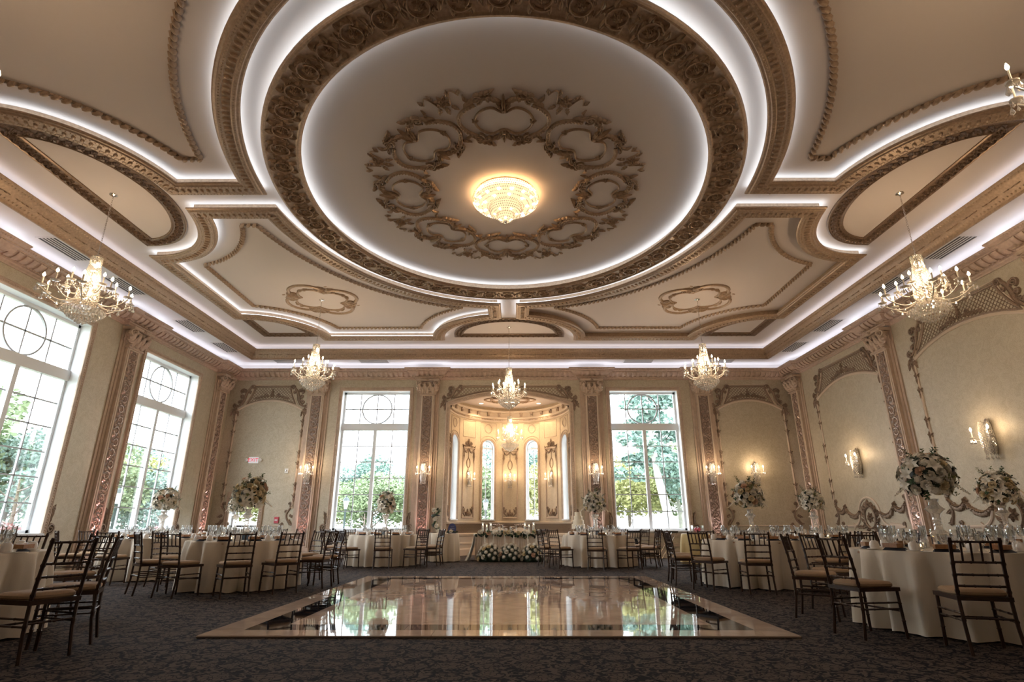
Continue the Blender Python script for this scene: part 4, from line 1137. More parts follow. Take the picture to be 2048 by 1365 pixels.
def chandelier(x, y, zmid, ztop, k, label, power, na=10, ni=5, rot=0.):
    if not CH: chandelier_meshes()
    t = thing('chandelier', label, 'chandelier', (x, y, zmid), rot, group='crystal chandeliers')
    for n_ in ('crystal_column', 'stem', 'crystal_basket'): mo(n_, CH[n_], t)
    for s, n in (('o', na), ('i', ni)):
        for q in range(n):
            a = mo('arm', CH['arm_' + s], t, rz=2 * PI * (q + (.5 if s == 'i' else 0)) / n); a.scale = (k, k, 1.)
            mo('candle', CH['cand_' + s], a); mo('bulb', CH['bulb_' + s], a); mo('crystal_drop', CH['drop_' + s], a, kind='stuff')
    for zz in (.42, .18, -.12): mo('bulb', CH['core'], t, loc=(.03, 0, zz))
    b = MB(); n = max(3, int((ztop - zmid - .64) / .045)); L = ztop - .03 - zmid - .62
    for i in range(n):
        zz = .62 + L * (i + .5) / n; c, s = (1, 0) if i % 2 else (0, 1)
        pts = [(c * .012 * math.cos(w), s * .012 * math.cos(w), zz + L / n * .68 * math.sin(w)) for w in [2 * PI * j / 6 for j in range(7)]]
        b.tube(pts, .004, 3, cap=False)
    b.obj('chain', 'chrome', t)
    MB().lathe([(.012, -.05), (.03, -.03), (.07, -.012), (.075, 0)], 14, z0=ztop - zmid).obj('ceiling_canopy', 'chrome', t)
    l = bpy.data.lights.new('chandelier_lamp', 'POINT'); l.energy = power; l.color = CW; l.shadow_soft_size = .3 * k
    lo = bpy.data.objects.new('chandelier_lamp', l); COL.objects.link(lo); lo.parent = t; lo.location = (0, 0, .12)
    return t
PW = 36
chandelier(-7.45, CY, 5.03, ZC, 1.12, 'crystal chandelier hanging by the left windows', PW, rot=.2)
chandelier(7.45, CY, 5.03, ZC, 1.12, 'crystal chandelier hanging by the right wall', PW, rot=.5)
chandelier(-5.2, CY + 5.2, 5.04, ZC, .9, 'crystal chandelier below the far left ceiling panel', PW, rot=.1)
chandelier(5.25, CY + 5.2, 5.04, ZC, .9, 'crystal chandelier below the far right ceiling panel', PW, rot=.7)
chandelier(0.0, CY + 7.45, 5.0, ZC, .88, 'crystal chandelier hanging in front of the niche arch', PW, rot=.3)
chandelier(0.0, 20.6, 4.24, NZ, .8, 'crystal chandelier hanging inside the niche', 40, 8, 4, rot=.4)
chandelier(-5.2, CY - 5.2, 5.04, ZC, .9, 'crystal chandelier just showing at the left edge of the picture', PW, rot=.6)
chandelier(5.25, CY - 5.2, 5.04, ZC, .9, 'crystal chandelier partly cut by the right edge of the picture', PW, rot=.15)

# big ceiling light
cl = thing('ceiling_light', 'large shallow crystal bowl light glowing at the centre of the ceiling', 'ceiling light', M=frame((0, CY, ZC), (1, 0, 0), (0, -1, 0), (0, 0, -1)))
bowl = [(.60, .07), (.62, .09), (.62, .15), (.585, .20), (.50, .25), (.34, .28)]
tier2 = [(.30, .28), (.31, .37), (.27, .42), (.17, .45)]; tier3 = [(.15, .45), (.155, .51), (.11, .56), (.05, .585), (.0, .59)]
MB().lathe([(r * .93, z - .012) for r, z in bowl[2:] + tier2 + tier3[:-1]] + [(0, .57)], 40).obj('glow_bowl', 'dome_glow', cl)
MB().lathe([(.57, .03), (.575, .10)], 40).obj('glow_band', 'dome_side', cl)
MB().lathe([(.56, 0), (.56, .03), (.55, .032)], 40).obj('rim', 'gilt_brown', cl)
b = MB()
for prof, nb in ((bowl, 9), (tier2, 6), (tier3, 6)):
    for i in range(nb):
        t = i / (nb - 1) * (len(prof) - 1.001); j = int(t); q = t - j
        r, z = lerp(prof[j][0], prof[j + 1][0], q), lerp(prof[j][1], prof[j + 1][1], q)
        n = max(3, int(2 * PI * r / .04))
        for k in range(n): a = 2 * PI * (k + .5 * (i % 2)) / n; octa(b, r * math.cos(a), r * math.sin(a), z, .015, 1.2)
b.obj('crystal_beads', 'crystal', cl, smooth=False, kind='stuff')
b = MB()
for rr, zz, n in ((.52, .155, 14), (.40, .20, 9), (.2, .36, 6), (.08, .49, 4)):
    for k in range(n): a = 2 * PI * k / n; octa(b, rr * math.cos(a), rr * math.sin(a), zz + .05, .04, 1)
b.obj('bulb', 'bulb_warm', cl, kind='stuff')
MB().dome(0, 0, .03, .05, z0=.58, n=8).obj('finial', 'chrome', cl)

SC = {}
def sconce(M, label, narm=2, power=9, k=1.):
    if not SC:
        b = MB(); b.lathe([(.02, -.30), (.05, -.26), (.05, .26), (.02, .32)], 10)
        SC['back_plate'] = b.mesh('back_plate', 'chrome')
        b = MB()
        for i in range(22):
            z = .26 - .56 * i / 21; r = .075 + .03 * math.sin(PI * i / 21)
            for q in range(11): a = 2 * PI * (q + .5 * (i % 2)) / 11; octa(b, r * math.cos(a), r * math.sin(a), z, .017, 1.4)
        for q in range(8): a = 2 * PI * q / 8; drop(b, .08 * math.cos(a), .08 * math.sin(a), -.30, .10)
        SC['crystal_body'] = b.mesh('crystal_body', 'crystal', smooth=False)
        b = MB(); b.tube([(.06, 0, -.02), (.12, 0, -.06), (.18, 0, -.05), (.22, 0, .0)], .008, 6); b.lathe([(.006, 0), (.04, .006), (.042, .014), (.012, .02)], 10, c=(.22, 0))
        SC['arm'] = b.mesh('arm', 'glass_arm')
        SC['candle'] = MB().lathe([(.010, 0), (.010, .10), (0, .10)], 8, c=(.22, 0), z0=.015).mesh('candle', 'candle_white')
        SC['bulb'] = MB().lathe([(.003, 0), (.016, .02), (.02, .038), (.013, .06), (.003, .08)], 8, c=(.22, 0), z0=.115).mesh('bulb', 'bulb_warm')
        b = MB()
        for q in range(4): a = 2 * PI * q / 4; drop(b, .22 + .036 * math.cos(a), .036 * math.sin(a), .0, .11)
        SC['crystal_drop'] = b.mesh('crystal_drop', 'crystal', smooth=False)
    # M: wall frame (x along wall, y up, z out) -> upright frame
    U = M @ Matrix.Translation((0, 0, .10 * k)) @ Matrix.Rotation(R(-90), 4, 'X') @ Matrix.Scale(k, 4)
    t = thing('wall_sconce', label, 'sconce', M=U, group='crystal wall sconces')
    mo('back_plate', SC['back_plate'], t, loc=(0, .06, 0)); mo('crystal_body', SC['crystal_body'], t)
    for a in ((-150, -30) if narm == 2 else (-160, -90, -20)):
        ar = mo('arm', SC['arm'], t, rz=R(a))
        for n_ in ('candle', 'bulb', 'crystal_drop'): mo(n_, SC[n_], ar, kind='stuff' if n_ == 'crystal_drop' else None)
    l = bpy.data.lights.new('sconce_lamp', 'POINT'); l.energy = power; l.color = CW; l.shadow_soft_size = .12
    lo = bpy.data.objects.new('sconce_lamp', l); COL.objects.link(lo); lo.parent = t; lo.location = (0, -.24, .18)
for x, nm in zip(PF, ('leftmost pilaster of the far wall', 'pilaster left of the niche', 'pilaster right of the niche', 'rightmost pilaster of the far wall')):
    sconce(MFAR(x, 2.72, .17), 'lit crystal wall sconce on the ' + nm, 3)
sconce(MFAR(8.38, 2.75), 'lit crystal wall sconce in the panel right of the far right window', 2, 9)
for y, nm in ((16.13, 'in the right wall panel nearest the far corner'), (11.5, 'on the right wall at the right edge of the picture'), (2 * CY - 11.5, 'on the right wall beside the camera')):
    sconce(MRIGHT(y, 2.75), 'lit crystal wall sconce ' + nm, 2, 6, 1.15)
for c, nm in zip(pans, ('left', 'middle', 'right')):
    f = c / K; p = apse(c, 2.70, 0)
    sconce(frame(p, (math.cos(f), -math.sin(f), 0), (0, 0, 1), (-math.sin(f), -math.cos(f), 0)), 'small lit crystal sconce in the %s niche panel' % nm, 2 if nm != 'middle' else 3, 5, .85)

# uplights at the pilaster feet
up_c = MB().lathe([(.075, 0), (.08, .02), (.08, .15), (.07, .16)], 14).mesh('housing', 'black_metal')
up_l = MB().lathe([(.07, .155), (0, .156)], 14).mesh('lens', 'uplight_lens')
def uplight(x, y, dx, dy, label, col, e):
    t = thing('uplight', label, 'uplight', (x, y, 0), group='floor uplights at the pilasters')
    mo('housing', up_c, t); mo('lens', up_l, t)
    l = bpy.data.lights.new('uplight_lamp', 'SPOT'); l.energy = e; l.color = col; l.spot_size = R(34); l.spot_blend = .6; l.shadow_soft_size = .05
    lo = bpy.data.objects.new('uplight_lamp', l); COL.objects.link(lo); lo.parent = t; lo.location = (0, 0, .17)
    lo.rotation_euler = Vector((-dx * .16, -dy * .16, -1)).to_track_quat('Z', 'Y').to_euler()
PK, WH = (1., .50, .50), (1., .80, .84)
for y, n in zip(PL[:3], nmL): uplight(-XW + .42, y, -1, 0, 'small black floor uplight at the pilaster ' + n, PK, 80)
for y, n in zip(PR[:3], nmR): uplight(XW - .42, y, 1, 0, 'small black floor uplight at the pilaster ' + n, WH, 75)
for x, n in zip(PF, nmF): uplight(x, YF - .42, 0, 1, 'small black floor uplight at the pilaster ' + n, PK if x < 0 else WH, 75)
# ------------------------------------------------------------------ dance floor
DX0, DX1, DY0, DY1 = -2.87, 2.87, 5.88, 12.36
df = thing('dance_floor', 'polished beige marble dance floor with a dark inlaid band', 'dance floor', (0, 0, 0))
MB().box(DX0, DX1, DY0, DY1, .001, .012).obj('bed', 'grout', df, smooth=False)
def slab(poly, z0, z1):
    n = len(poly); b = MB()
    b.add([(x, y, z0) for x, y in poly] + [(x, y, z1) for x, y in poly], [tuple(range(n, 2 * n))] + [(i, (i + 1) % n, n + (i + 1) % n, n + i) for i in range(n)])
    return b
def ringtiles(o, w, L, m, name):
    x0, x1, y0, y1 = DX0 + o, DX1 - o, DY0 + o, DY1 - o; g = .0015
    nx, ny = round((x1 - x0 - 2 * w) / L), round((y1 - y0 - 2 * w) / L)
    lx, ly = (x1 - x0 - 2 * w) / nx, (y1 - y0 - 2 * w) / ny
    hx = slab([(g, g), (lx - g, g), (lx - g, w - g), (g, w - g)], .012, .022).mesh(name, m, smooth=False)
    hy = slab([(g, g), (w - g, g), (w - g, ly - g), (g, ly - g)], .012, .022).mesh(name, m, smooth=False)
    cr = slab([(g, g), (w - g, g), (w - g, w - g), (g, w - g)], .012, .022).mesh(name, m, smooth=False)
    for y in (y0, y1 - w):
        for i in range(nx): mo(name, hx, df, loc=(x0 + w + i * lx, y, 0))
        for x in (x0, x1 - w): mo(name, cr, df, loc=(x, y, 0))
    for x in (x0, x1 - w):
        for i in range(ny): mo(name, hy, df, loc=(x, y0 + w + i * ly, 0))
ringtiles(0, .31, .62, 'marble_beige', 'border_tile')
ringtiles(.31, .33, .66, 'marble_black', 'dark_tile')
def clip(poly, x0, x1, y0, y1):
    for ax, v, sg in ((0, x0, 1), (0, x1, -1), (1, y0, 1), (1, y1, -1)):
        out = []
        for i in range(len(poly)):
            a, c = poly[i - 1], poly[i]; da, dc = (a[ax] - v) * sg, (c[ax] - v) * sg
            if (da < 0) != (dc < 0):
                t = da / (da - dc); out.append((a[0] + (c[0] - a[0]) * t, a[1] + (c[1] - a[1]) * t))
            if dc >= 0: out.append(c)
        poly = out
        if len(poly) < 3: return []
    return poly
x0, x1, y0, y1 = DX0 + .64, DX1 - .64, DY0 + .64, DY1 - .64
S = .60; hd = S / math.sqrt(2); full = None
nx = int((x1 - x0) / hd) + 2; ny = int((y1 - y0) / hd) + 2
for i in range(-1, nx + 1):
    for j in range(-1, ny + 1):
        if (i + j) % 2: continue
        cx, cy = x0 + i * hd, y0 + j * hd; e = hd - .003
        p = clip([(cx - e, cy), (cx, cy - e), (cx + e, cy), (cx, cy + e)], x0, x1, y0, y1)
        if p:
            ar = abs(sum(p[k - 1][0] * p[k][1] - p[k][0] * p[k - 1][1] for k in range(len(p)))) / 2
            if ar > .004: slab(p, .012, .022).obj('field_tile', 'marble_pink' if (i + 2 * j) % 3 else 'marble_beige', df, smooth=False)

# ------------------------------------------------------------------ chairs
def knots(P, nodes, r0, kn=1.35):
    """bamboo turned stick: polyline with little rings"""
    pts, rs = [], []
    N = len(P) - 1
    def at(t):
        i = min(N - 1, int(t * N)); q = t * N - i
        return tuple(lerp(P[i][k], P[i + 1][k], q) for k in range(3))
    ts = set([0., 1.] + [i / N for i in range(N + 1)])
    seq = sorted([(t, 0) for t in ts] + [(t + d, 1 if d == 0 else 0) for t in nodes for d in (-.018, 0, .018)])
    for t, k in seq:
        if 0 <= t <= 1: pts.append(at(t)); rs.append(r0 * (kn if k else 1))
    return pts, rs
CHM = {}
def chair_meshes():
    def st(P, nodes, r, name):
        p, rr = knots(P, nodes, r); return MB().tube(p, rr, 6).mesh(name, 'chair_wood')
    for s, n in ((-1, 'L'), (1, 'R')):
        CHM['rear' + n] = st([(s * .19, -.235, 0), (s * .185, -.20, .22), (s * .185, -.195, .44), (s * .182, -.225, .68), (s * .18, -.275, .92)], (.3, .55, .68, .78, .97), .0145, 'leg')
        CHM['front' + n] = st([(s * .215, .215, 0), (s * .205, .205, .44)], (.35, .7), .0145, 'leg')
    def dep(z): return -.195 - .08 * max(0, (z - .44) / .48) ** 1.4
    for i, z in enumerate((.885, .72, .62, .53)):
        CHM['rail%d' % i] = st([(-.18, dep(z), z), (-.09, dep(z) - .012, z), (.09, dep(z) - .012, z), (.18, dep(z), z)], (.2, .4, .6, .8), .0105, 'top_rail' if i == 0 else 'back_rail')
    for i, x in enumerate((-.108, -.036, .036, .108)):
        CHM['sp%d' % i] = st([(x, dep(.885) - .010, .885), (x, dep(.72) - .010, .72)], (.35, .65), .0085, 'spindle')
    CHM['st_f'] = st([(-.21, .21, .24), (.21, .21, .24)], (.25, .5, .75), .009, 'stretcher')
    CHM['st_b'] = st([(-.185, -.198, .28), (.185, -.198, .28)], (.25, .5, .75), .009, 'stretcher')
    for s, n in ((-1, 'L'), (1, 'R')):
        for z, q in ((.26, 'a'), (.315, 'b')): CHM['st_%s%s' % (n, q)] = st([(s * .187, -.2, z), (s * .21, .21, z)], (.3, .7), .0085, 'stretcher')
    b = MB()
    p = [(-.215, .215), (-.19, -.20), (.19, -.20), (.215, .215)]
    b.sweep(p, [(-.012, .415), (-.012, .45), (.03, .45), (.03, .415)], closed=True, pclosed=True)
    CHM['frame'] = b.mesh('seat_frame', 'chair_wood', smooth=False)
    b = MB(); rows = []
    for k, z in ((.96, .448), (1.03, .462), (1.03, .48), (.95, .497), (.6, .505), (0, .507)):
        row = []
        for i in range(20):
            a = 2 * PI * i / 20; c, s = math.cos(a), math.sin(a)
            x = math.copysign(abs(c) ** .45, c); y = math.copysign(abs(s) ** .45, s)
            row.append((x * k * lerp(.195, .215, (y + 1) / 2), y * k * .205 + .008, z))
        rows.append(row)
    b.grid(rows, closed_u=True); CHM['cushion'] = b.mesh('seat_cushion', 'cushion_tan')
SECT = {0: 'right side', 30: 'right side further back', 60: 'far side to the right', 90: 'far side', 120: 'far side to the left', 150: 'left side further back', 180: 'left side',
        -150: 'left side towards the camera', -120: 'near side to the left', -90: 'near side', -60: 'near side to the right', -30: 'right side towards the camera'}
used_lab = {}
def chair(x, y, rz, label):
    if not CHM: chair_meshes()
    t = thing('dining_chair', label, 'chair', (x, y, 0), rz, group='dark wooden banquet chairs with tan cushions')
    for k, me in CHM.items(): mo(me.name.split('.')[0], me, t)
    return t
# ------------------------------------------------------------------ table things
def cloth_mesh(seed, r=.92, H=.76, flare=.03, folds=18, mname='cloth_ivory'):
    g = random.Random(seed); b = MB(); n = 168
    ph = [g.random() * 6.28 for _ in range(4)]; rows = []
    def off(a): return .55 * math.cos(folds * a + 1.2 * math.sin(a * 2 + ph[0])) + .3 * math.cos((folds - 4) * a + ph[1]) + .25 * math.cos((folds + 5) * a + ph[2]) + .18 * math.cos(2 * folds * a + ph[3])
    for rr in (0.0, r * .5, r * .97): rows.append([(max(.001, rr) * math.cos(2 * PI * k / n), max(.001, rr) * math.sin(2 * PI * k / n), H) for k in range(n)])
    for t in (0.0, .03, .15, .35, .6, .82, 1.0):
        row = []
        for k in range(n):
            a = 2 * PI * k / n; q = t ** .5; o_ = off(a)
            rad = r + .008 + flare * q + 0.105 * q * (o_ if o_ > -.25 else -.25 + 1.7 * (o_ + .25)) * (r / .95)
            row.append((rad * math.cos(a), rad * math.sin(a), max(.012, (H - .004) * (1 - t) + .012 + (.01 * off(a + 1) if t == 1 else 0))))
        rows.append(row)
    b.grid(rows, closed_u=True)
    return b.mesh('tablecloth', mname, ang=80)
CLO = [cloth_mesh(i) for i in range(3)]
TW_ = MB().lathe([(.91, .725), (.91, .75), (0, .75)], 32).mesh('table_top', 'wood_box')
TL_ = MB().lathe([(.30, 0), (.30, .03), (.05, .06), (.05, .725)], 14).mesh('pedestal', 'black_metal')
GL = {}
GL['wine_glass'] = MB().lathe([(0, 0), (.034, .002), (.034, .006), (.006, .012), (.005, .085), (.012, .095), (.036, .125), (.042, .16), (.036, .21), (.034, .21), (.04, .16), (.034, .127), (.0, .10)], 14).mesh('wine_glass', 'clear_glass')
GL['water_goblet'] = MB().lathe([(0, 0), (.036, .002), (.036, .008), (.009, .015), (.009, .06), (.03, .075), (.045, .11), (.048, .165), (.046, .165), (.043, .11), (.028, .08), (0, .072)], 14).mesh('water_goblet', 'clear_glass')
GL['champagne_flute'] = MB().lathe([(0, 0), (.03, .002), (.03, .005), (.005, .01), (.005, .08), (.018, .10), (.026, .15), (.025, .25), (.023, .25), (.023, .15), (0, .10)], 12).mesh('champagne_flute', 'clear_glass')
GL['coffee_cup'] = MB().lathe([(0, .0), (.07, .003), (.078, .012), (.045, .012), (.046, .02), (.05, .045), (.042, .075), (.028, .088), (.028, .094), (0, .095)], 18).mesh('coffee_cup', 'porcelain')
GL['favor_box'] = MB().box(-.085, .085, -.045, .045, 0, .042).mesh('favor_box', 'wood_box', smooth=False)
GL['folded_napkin'] = MB().add([(-.11, -.05, 0), (.11, -.05, 0), (.11, .05, 0), (-.11, .05, 0), (-.1, 0, .03), (.1, 0, .03)], [(0, 1, 5, 4), (2, 3, 4, 5), (1, 2, 5), (3, 0, 4), (0, 3, 2, 1)]).mesh('folded_napkin', 'napkin_dark', smooth=False)
GL['menu_card'] = MB().box(-.05, .05, -.09, .09, 0, .003).mesh('menu_card', 'paper_white', smooth=False)
VOT_G = MB().lathe([(0, 0), (.028, 0), (.033, .065), (.030, .065), (.026, .006), (0, .006)], 12).mesh('cup', 'clear_glass')
VOT_W = MB().lathe([(0, .007), (.025, .007), (.025, .03), (0, .03)], 10).mesh('wax', 'candle_white')
VOT_F = MB().lathe([(.001, .032), (.006, .04), (.004, .05), (.0005, .06)], 6).mesh('flame', 'flame')
LABS = {'wine_glass': ('clear wine glass', 'glass'), 'water_goblet': ('clear water goblet', 'glass'), 'champagne_flute': ('tall clear champagne flute', 'glass'),
        'coffee_cup': ('white upturned coffee cup', 'cup'), 'favor_box': ('brown wooden box', 'box'), 'folded_napkin': ('dark folded napkin', 'napkin'), 'menu_card': ('white menu card', 'card')}
# flowers
def petal(L, W, cup, tip, n=5):
    rows = []
    for i in range(n + 1):
        t = i / n; w = W * math.sin(PI * min(1, .12 + .86 * t)) ** .8; z = L * (math.sin(t * cup) / cup if cup else t); y = L * t * math.cos(cup * .4) * .6 + tip * t * t
        rows.append([(x * w, y - abs(x) * w * .0, z + .25 * w * x * x) for x in (-1, -.5, 0, .5, 1)])
    return MB().grid(rows)
def rose_mesh(m):
    b = MB()
    for ring, (n, r, L, lean) in enumerate(((3, .008, .05, .1), (5, .016, .055, .35), (6, .024, .055, .75), (7, .026, .05, 1.15))):
        for k in range(n):
            a = 2 * PI * (k + .4 * ring) / n
            p = MB(); rows = []
            for i in range(4):
                t = i / 3; w = .034 * math.sin(PI * (.2 + .6 * t)); rows.append([(u * w, -.012 * u * u + .012 * t * t, L * t) for u in (-1, -.4, .4, 1)])
            p.grid(rows)
            b.merge(p, Matrix.Rotation(a, 4, 'Z') @ Matrix.Translation((0, r, 0)) @ Matrix.Rotation(-lean, 4, 'X'))
    b.lathe([(.0, .052), (.012, .048), (.016, .03), (.01, .0)], 7); b.lathe([(.055, .008), (.03, -.012), (0, -.015)], 8)
    return b.mesh('rose', m)
def lily_mesh():
    b = MB()
    for k in range(6):
        p = MB(); rows = []
        for i in range(7):
            t = i / 6; w = .034 * math.sin(PI * (.1 + .88 * t)) + .002; y = .13 * t ** 1.25; z = .075 * math.sin(t * 1.9) - .02 * t * t
            rows.append([(u * w, y, z + .012 * u * u) for u in (-1, -.5, 0, .5, 1)])
        p.grid(rows); b.merge(p, Matrix.Rotation(2 * PI * k / 6, 4, 'Z'))
    for k in range(5):
        a = 2 * PI * k / 5; b.tube([(0, 0, 0), (.02 * math.cos(a), .02 * math.sin(a), .07)], .002, 3)
    return b.mesh('lily', 'petal_white')
def ball_mesh(m, r=.085, n=60, seed=1):
    g = random.Random(seed); b = MB()
    for i in range(n):
        z = 1 - 2 * (i + .5) / n; ph = i * 2.399963; q = math.sqrt(1 - z * z)
        if z < -.35: continue
        d = Vector((q * math.cos(ph), q * math.sin(ph), z)); M = Matrix.Translation(d * r * (.92 + .16 * g.random())) @ d.to_track_quat('Z', 'Y').to_matrix().to_4x4()
        t = MB()
        for k in range(4): a = k * PI / 2; t.add([(0, 0, 0), (.014 * math.cos(a - .5), .014 * math.sin(a - .5), .006), (.022 * math.cos(a), .022 * math.sin(a), .002), (.014 * math.cos(a + .5), .014 * math.sin(a + .5), .006)], [(0, 1, 2, 3)])
        b.merge(t, M)
    b.lathe([(0, r * .8), (r * .6, r * .5), (r * .8, 0), (r * .5, -.4 * r)], 8)
    return b.mesh('hydrangea', m, smooth=False)
def leafy(n, L, m, seed, spread=1., lw=.022):
    g = random.Random(seed); b = MB(); b.tube([(0, 0, 0), (.01, 0, L * .5), (0, .01, L)], .003, 4)
    for i in range(n):
        t = .2 + .8 * i / n; a = i * 2.4
        lf = MB().leaf(0, 0, 0, .075, lw, .006, lobes=1, n=3)
        b.merge(lf, Matrix.Translation((0, 0, L * t)) @ Matrix.Rotation(a, 4, 'Z') @ Matrix.Rotation(-.5 + .3 * g.random(), 4, 'Y') @ Matrix.Scale(spread * (1.15 - .5 * t), 4))
    return b.mesh('leaf_sprig', m, smooth=False)
def spike_mesh():
    b = MB()
    for i in range(26):
        t = i / 26; a = i * 2.4; r = .028 * (1 - .75 * t); b.dome(r * math.cos(a), r * math.sin(a), .016 * (1 - .5 * t), .016, z0=.05 + .24 * t, n=5)
    b.tube([(0, 0, -.1), (0, 0, .3)], .003, 4)
    return b.mesh('flower_spike', 'petal_white')
FL = {'rose_w': rose_mesh('petal_white'), 'rose_c': rose_mesh('petal_cream'), 'rose_p': rose_mesh('petal_peach'), 'lily': lily_mesh(), 'ball': ball_mesh('petal_white'),
      'green': leafy(14, .26, 'leaf_green', 1), 'dark': leafy(16, .20, 'leaf_dark', 2, 1.1, .024), 'olive': leafy(12, .3, 'leaf_olive', 3), 'spike': spike_mesh()}
def put(kind, parent, p, d, s=1.):
    me = FL[kind]; d = Vector(d).normalized()
    return mo(me.name.split('.')[0], me, parent, M=Matrix.Translation(p) @ d.to_track_quat('Z', 'Y').to_matrix().to_4x4() @ Matrix.Rotation(rnd.random() * 6, 4, 'Z') @ Matrix.Scale(s, 4))
def sphere_dirs(n, zmin=-.6):
    out = []
    for i in range(n):
        z = 1 - (1 - zmin) * (i + .5) / n; q = math.sqrt(max(0, 1 - z * z)); a = i * 2.39996 + .4
        out.append(Vector((q * math.cos(a), q * math.sin(a), z)))
    return out
VASE = MB().lathe([(.0, 0), (.075, 0), (.08, .015), (.07, .03), (.045, .06), (.04, .10), (.075, .14), (.095, .165), (.07, .185), (.045, .21), (.035, .24), (.042, .255), (.035, .27), (.04, .285), (.034, .30), (.042, .315), (.036, .335), (.05, .38), (.075, .405), (.10, .425), (.075, .445), (.05, .47), (.045, .50), (.06, .53), (.055, .535), (.035, .50), (.03, .47), (0, .46)], 12).mesh('crystal_vase', 'crystal', ang=20)
VASE2 = MB().lathe([(.0, 0), (.09, 0), (.09, .16), (.08, .18), (.055, .20), (.055, .40), (.07, .43), (.11, .50), (.09, .53), (.06, .54), (.04, .45), (0, .44)], 10).mesh('crystal_vase', 'crystal', ang=20)
def bouquet(x, y, where, vase=0, k=1., warm=.3, seed=0, sq=(1, 1, 1.05)):
    global rnd
    keep = rnd; rnd = random.Random(seed + 50)
    v = mo('crystal_vase', (VASE, VASE2)[vase], loc=(x, y, .765)); tag(v, 'tall clear crystal vase standing on the ' + where, 'vase', 'crystal centrepiece vases')
    zc = .765 + .56 + .32 * k + .03 * vase
    t = thing('flower_arrangement', 'large white and cream flower arrangement on the ' + where, 'flowers', (x, y, .765 + .50), group='table flower arrangements')
    C = Vector((0, 0, zc - .765 - .50))
    dirs = sphere_dirs(58, -.75); rnd.shuffle(dirs)
    Rr = .31 * k
    for i, d in enumerate(dirs):
        e = Vector((d.x * sq[0], d.y * sq[1], d.z * sq[2])); p = C + e * Rr * (.92 + .2 * rnd.random())
        u = rnd.random()
        kind = 'lily' if u < .22 else ('ball' if u < .42 else ('rose_c' if u < .42 + warm * .5 else ('rose_p' if u < .42 + warm * .7 else 'rose_w')))
        put(kind, t, p, d + Vector((0, 0, .15)), k * {'lily': 1.05, 'ball': .85}.get(kind, 1.15))
    for i, d in enumerate(sphere_dirs(26, -.8)):
        e = Vector((d.x * sq[0], d.y * sq[1], d.z * sq[2]))
        put(('dark', 'green', 'dark', 'olive')[i % 4], t, C + e * Rr * .72, d, k * (.75 + .3 * rnd.random()))
    for i in range(4):
        a = i * 2.4; put(('green', 'olive')[i % 2], t, C + Vector((.10 * math.cos(a), .10 * math.sin(a), Rr * .85)), (.5 * math.cos(a), .5 * math.sin(a), 1), k * (.8 + .3 * rnd.random()))
    for i in range(5):
        a = i * 2 * PI / 5 + .3; put('spike', t, C + Vector((Rr * math.cos(a), Rr * math.sin(a), -Rr * .35)), (math.cos(a), math.sin(a), -.9), k)
    MB().lathe([(0, .15), (.12, .1), (.17, 0), (.12, -.1), (0, -.18)], 9).xf(Matrix.Translation(C)).obj('foliage_core', 'leaf_dark', t)
    rnd = keep
def bottle_tag(o, name, where, a):
    l, c = LABS[name]; sec = min(SECT, key=lambda s: abs(((math.degrees(a) - s) + 180) % 360 - 180))
    tag(o, '%s, %s, %s' % (l, SECT[sec], where), c, name.replace('_', ' ') + ' on the ' + where)
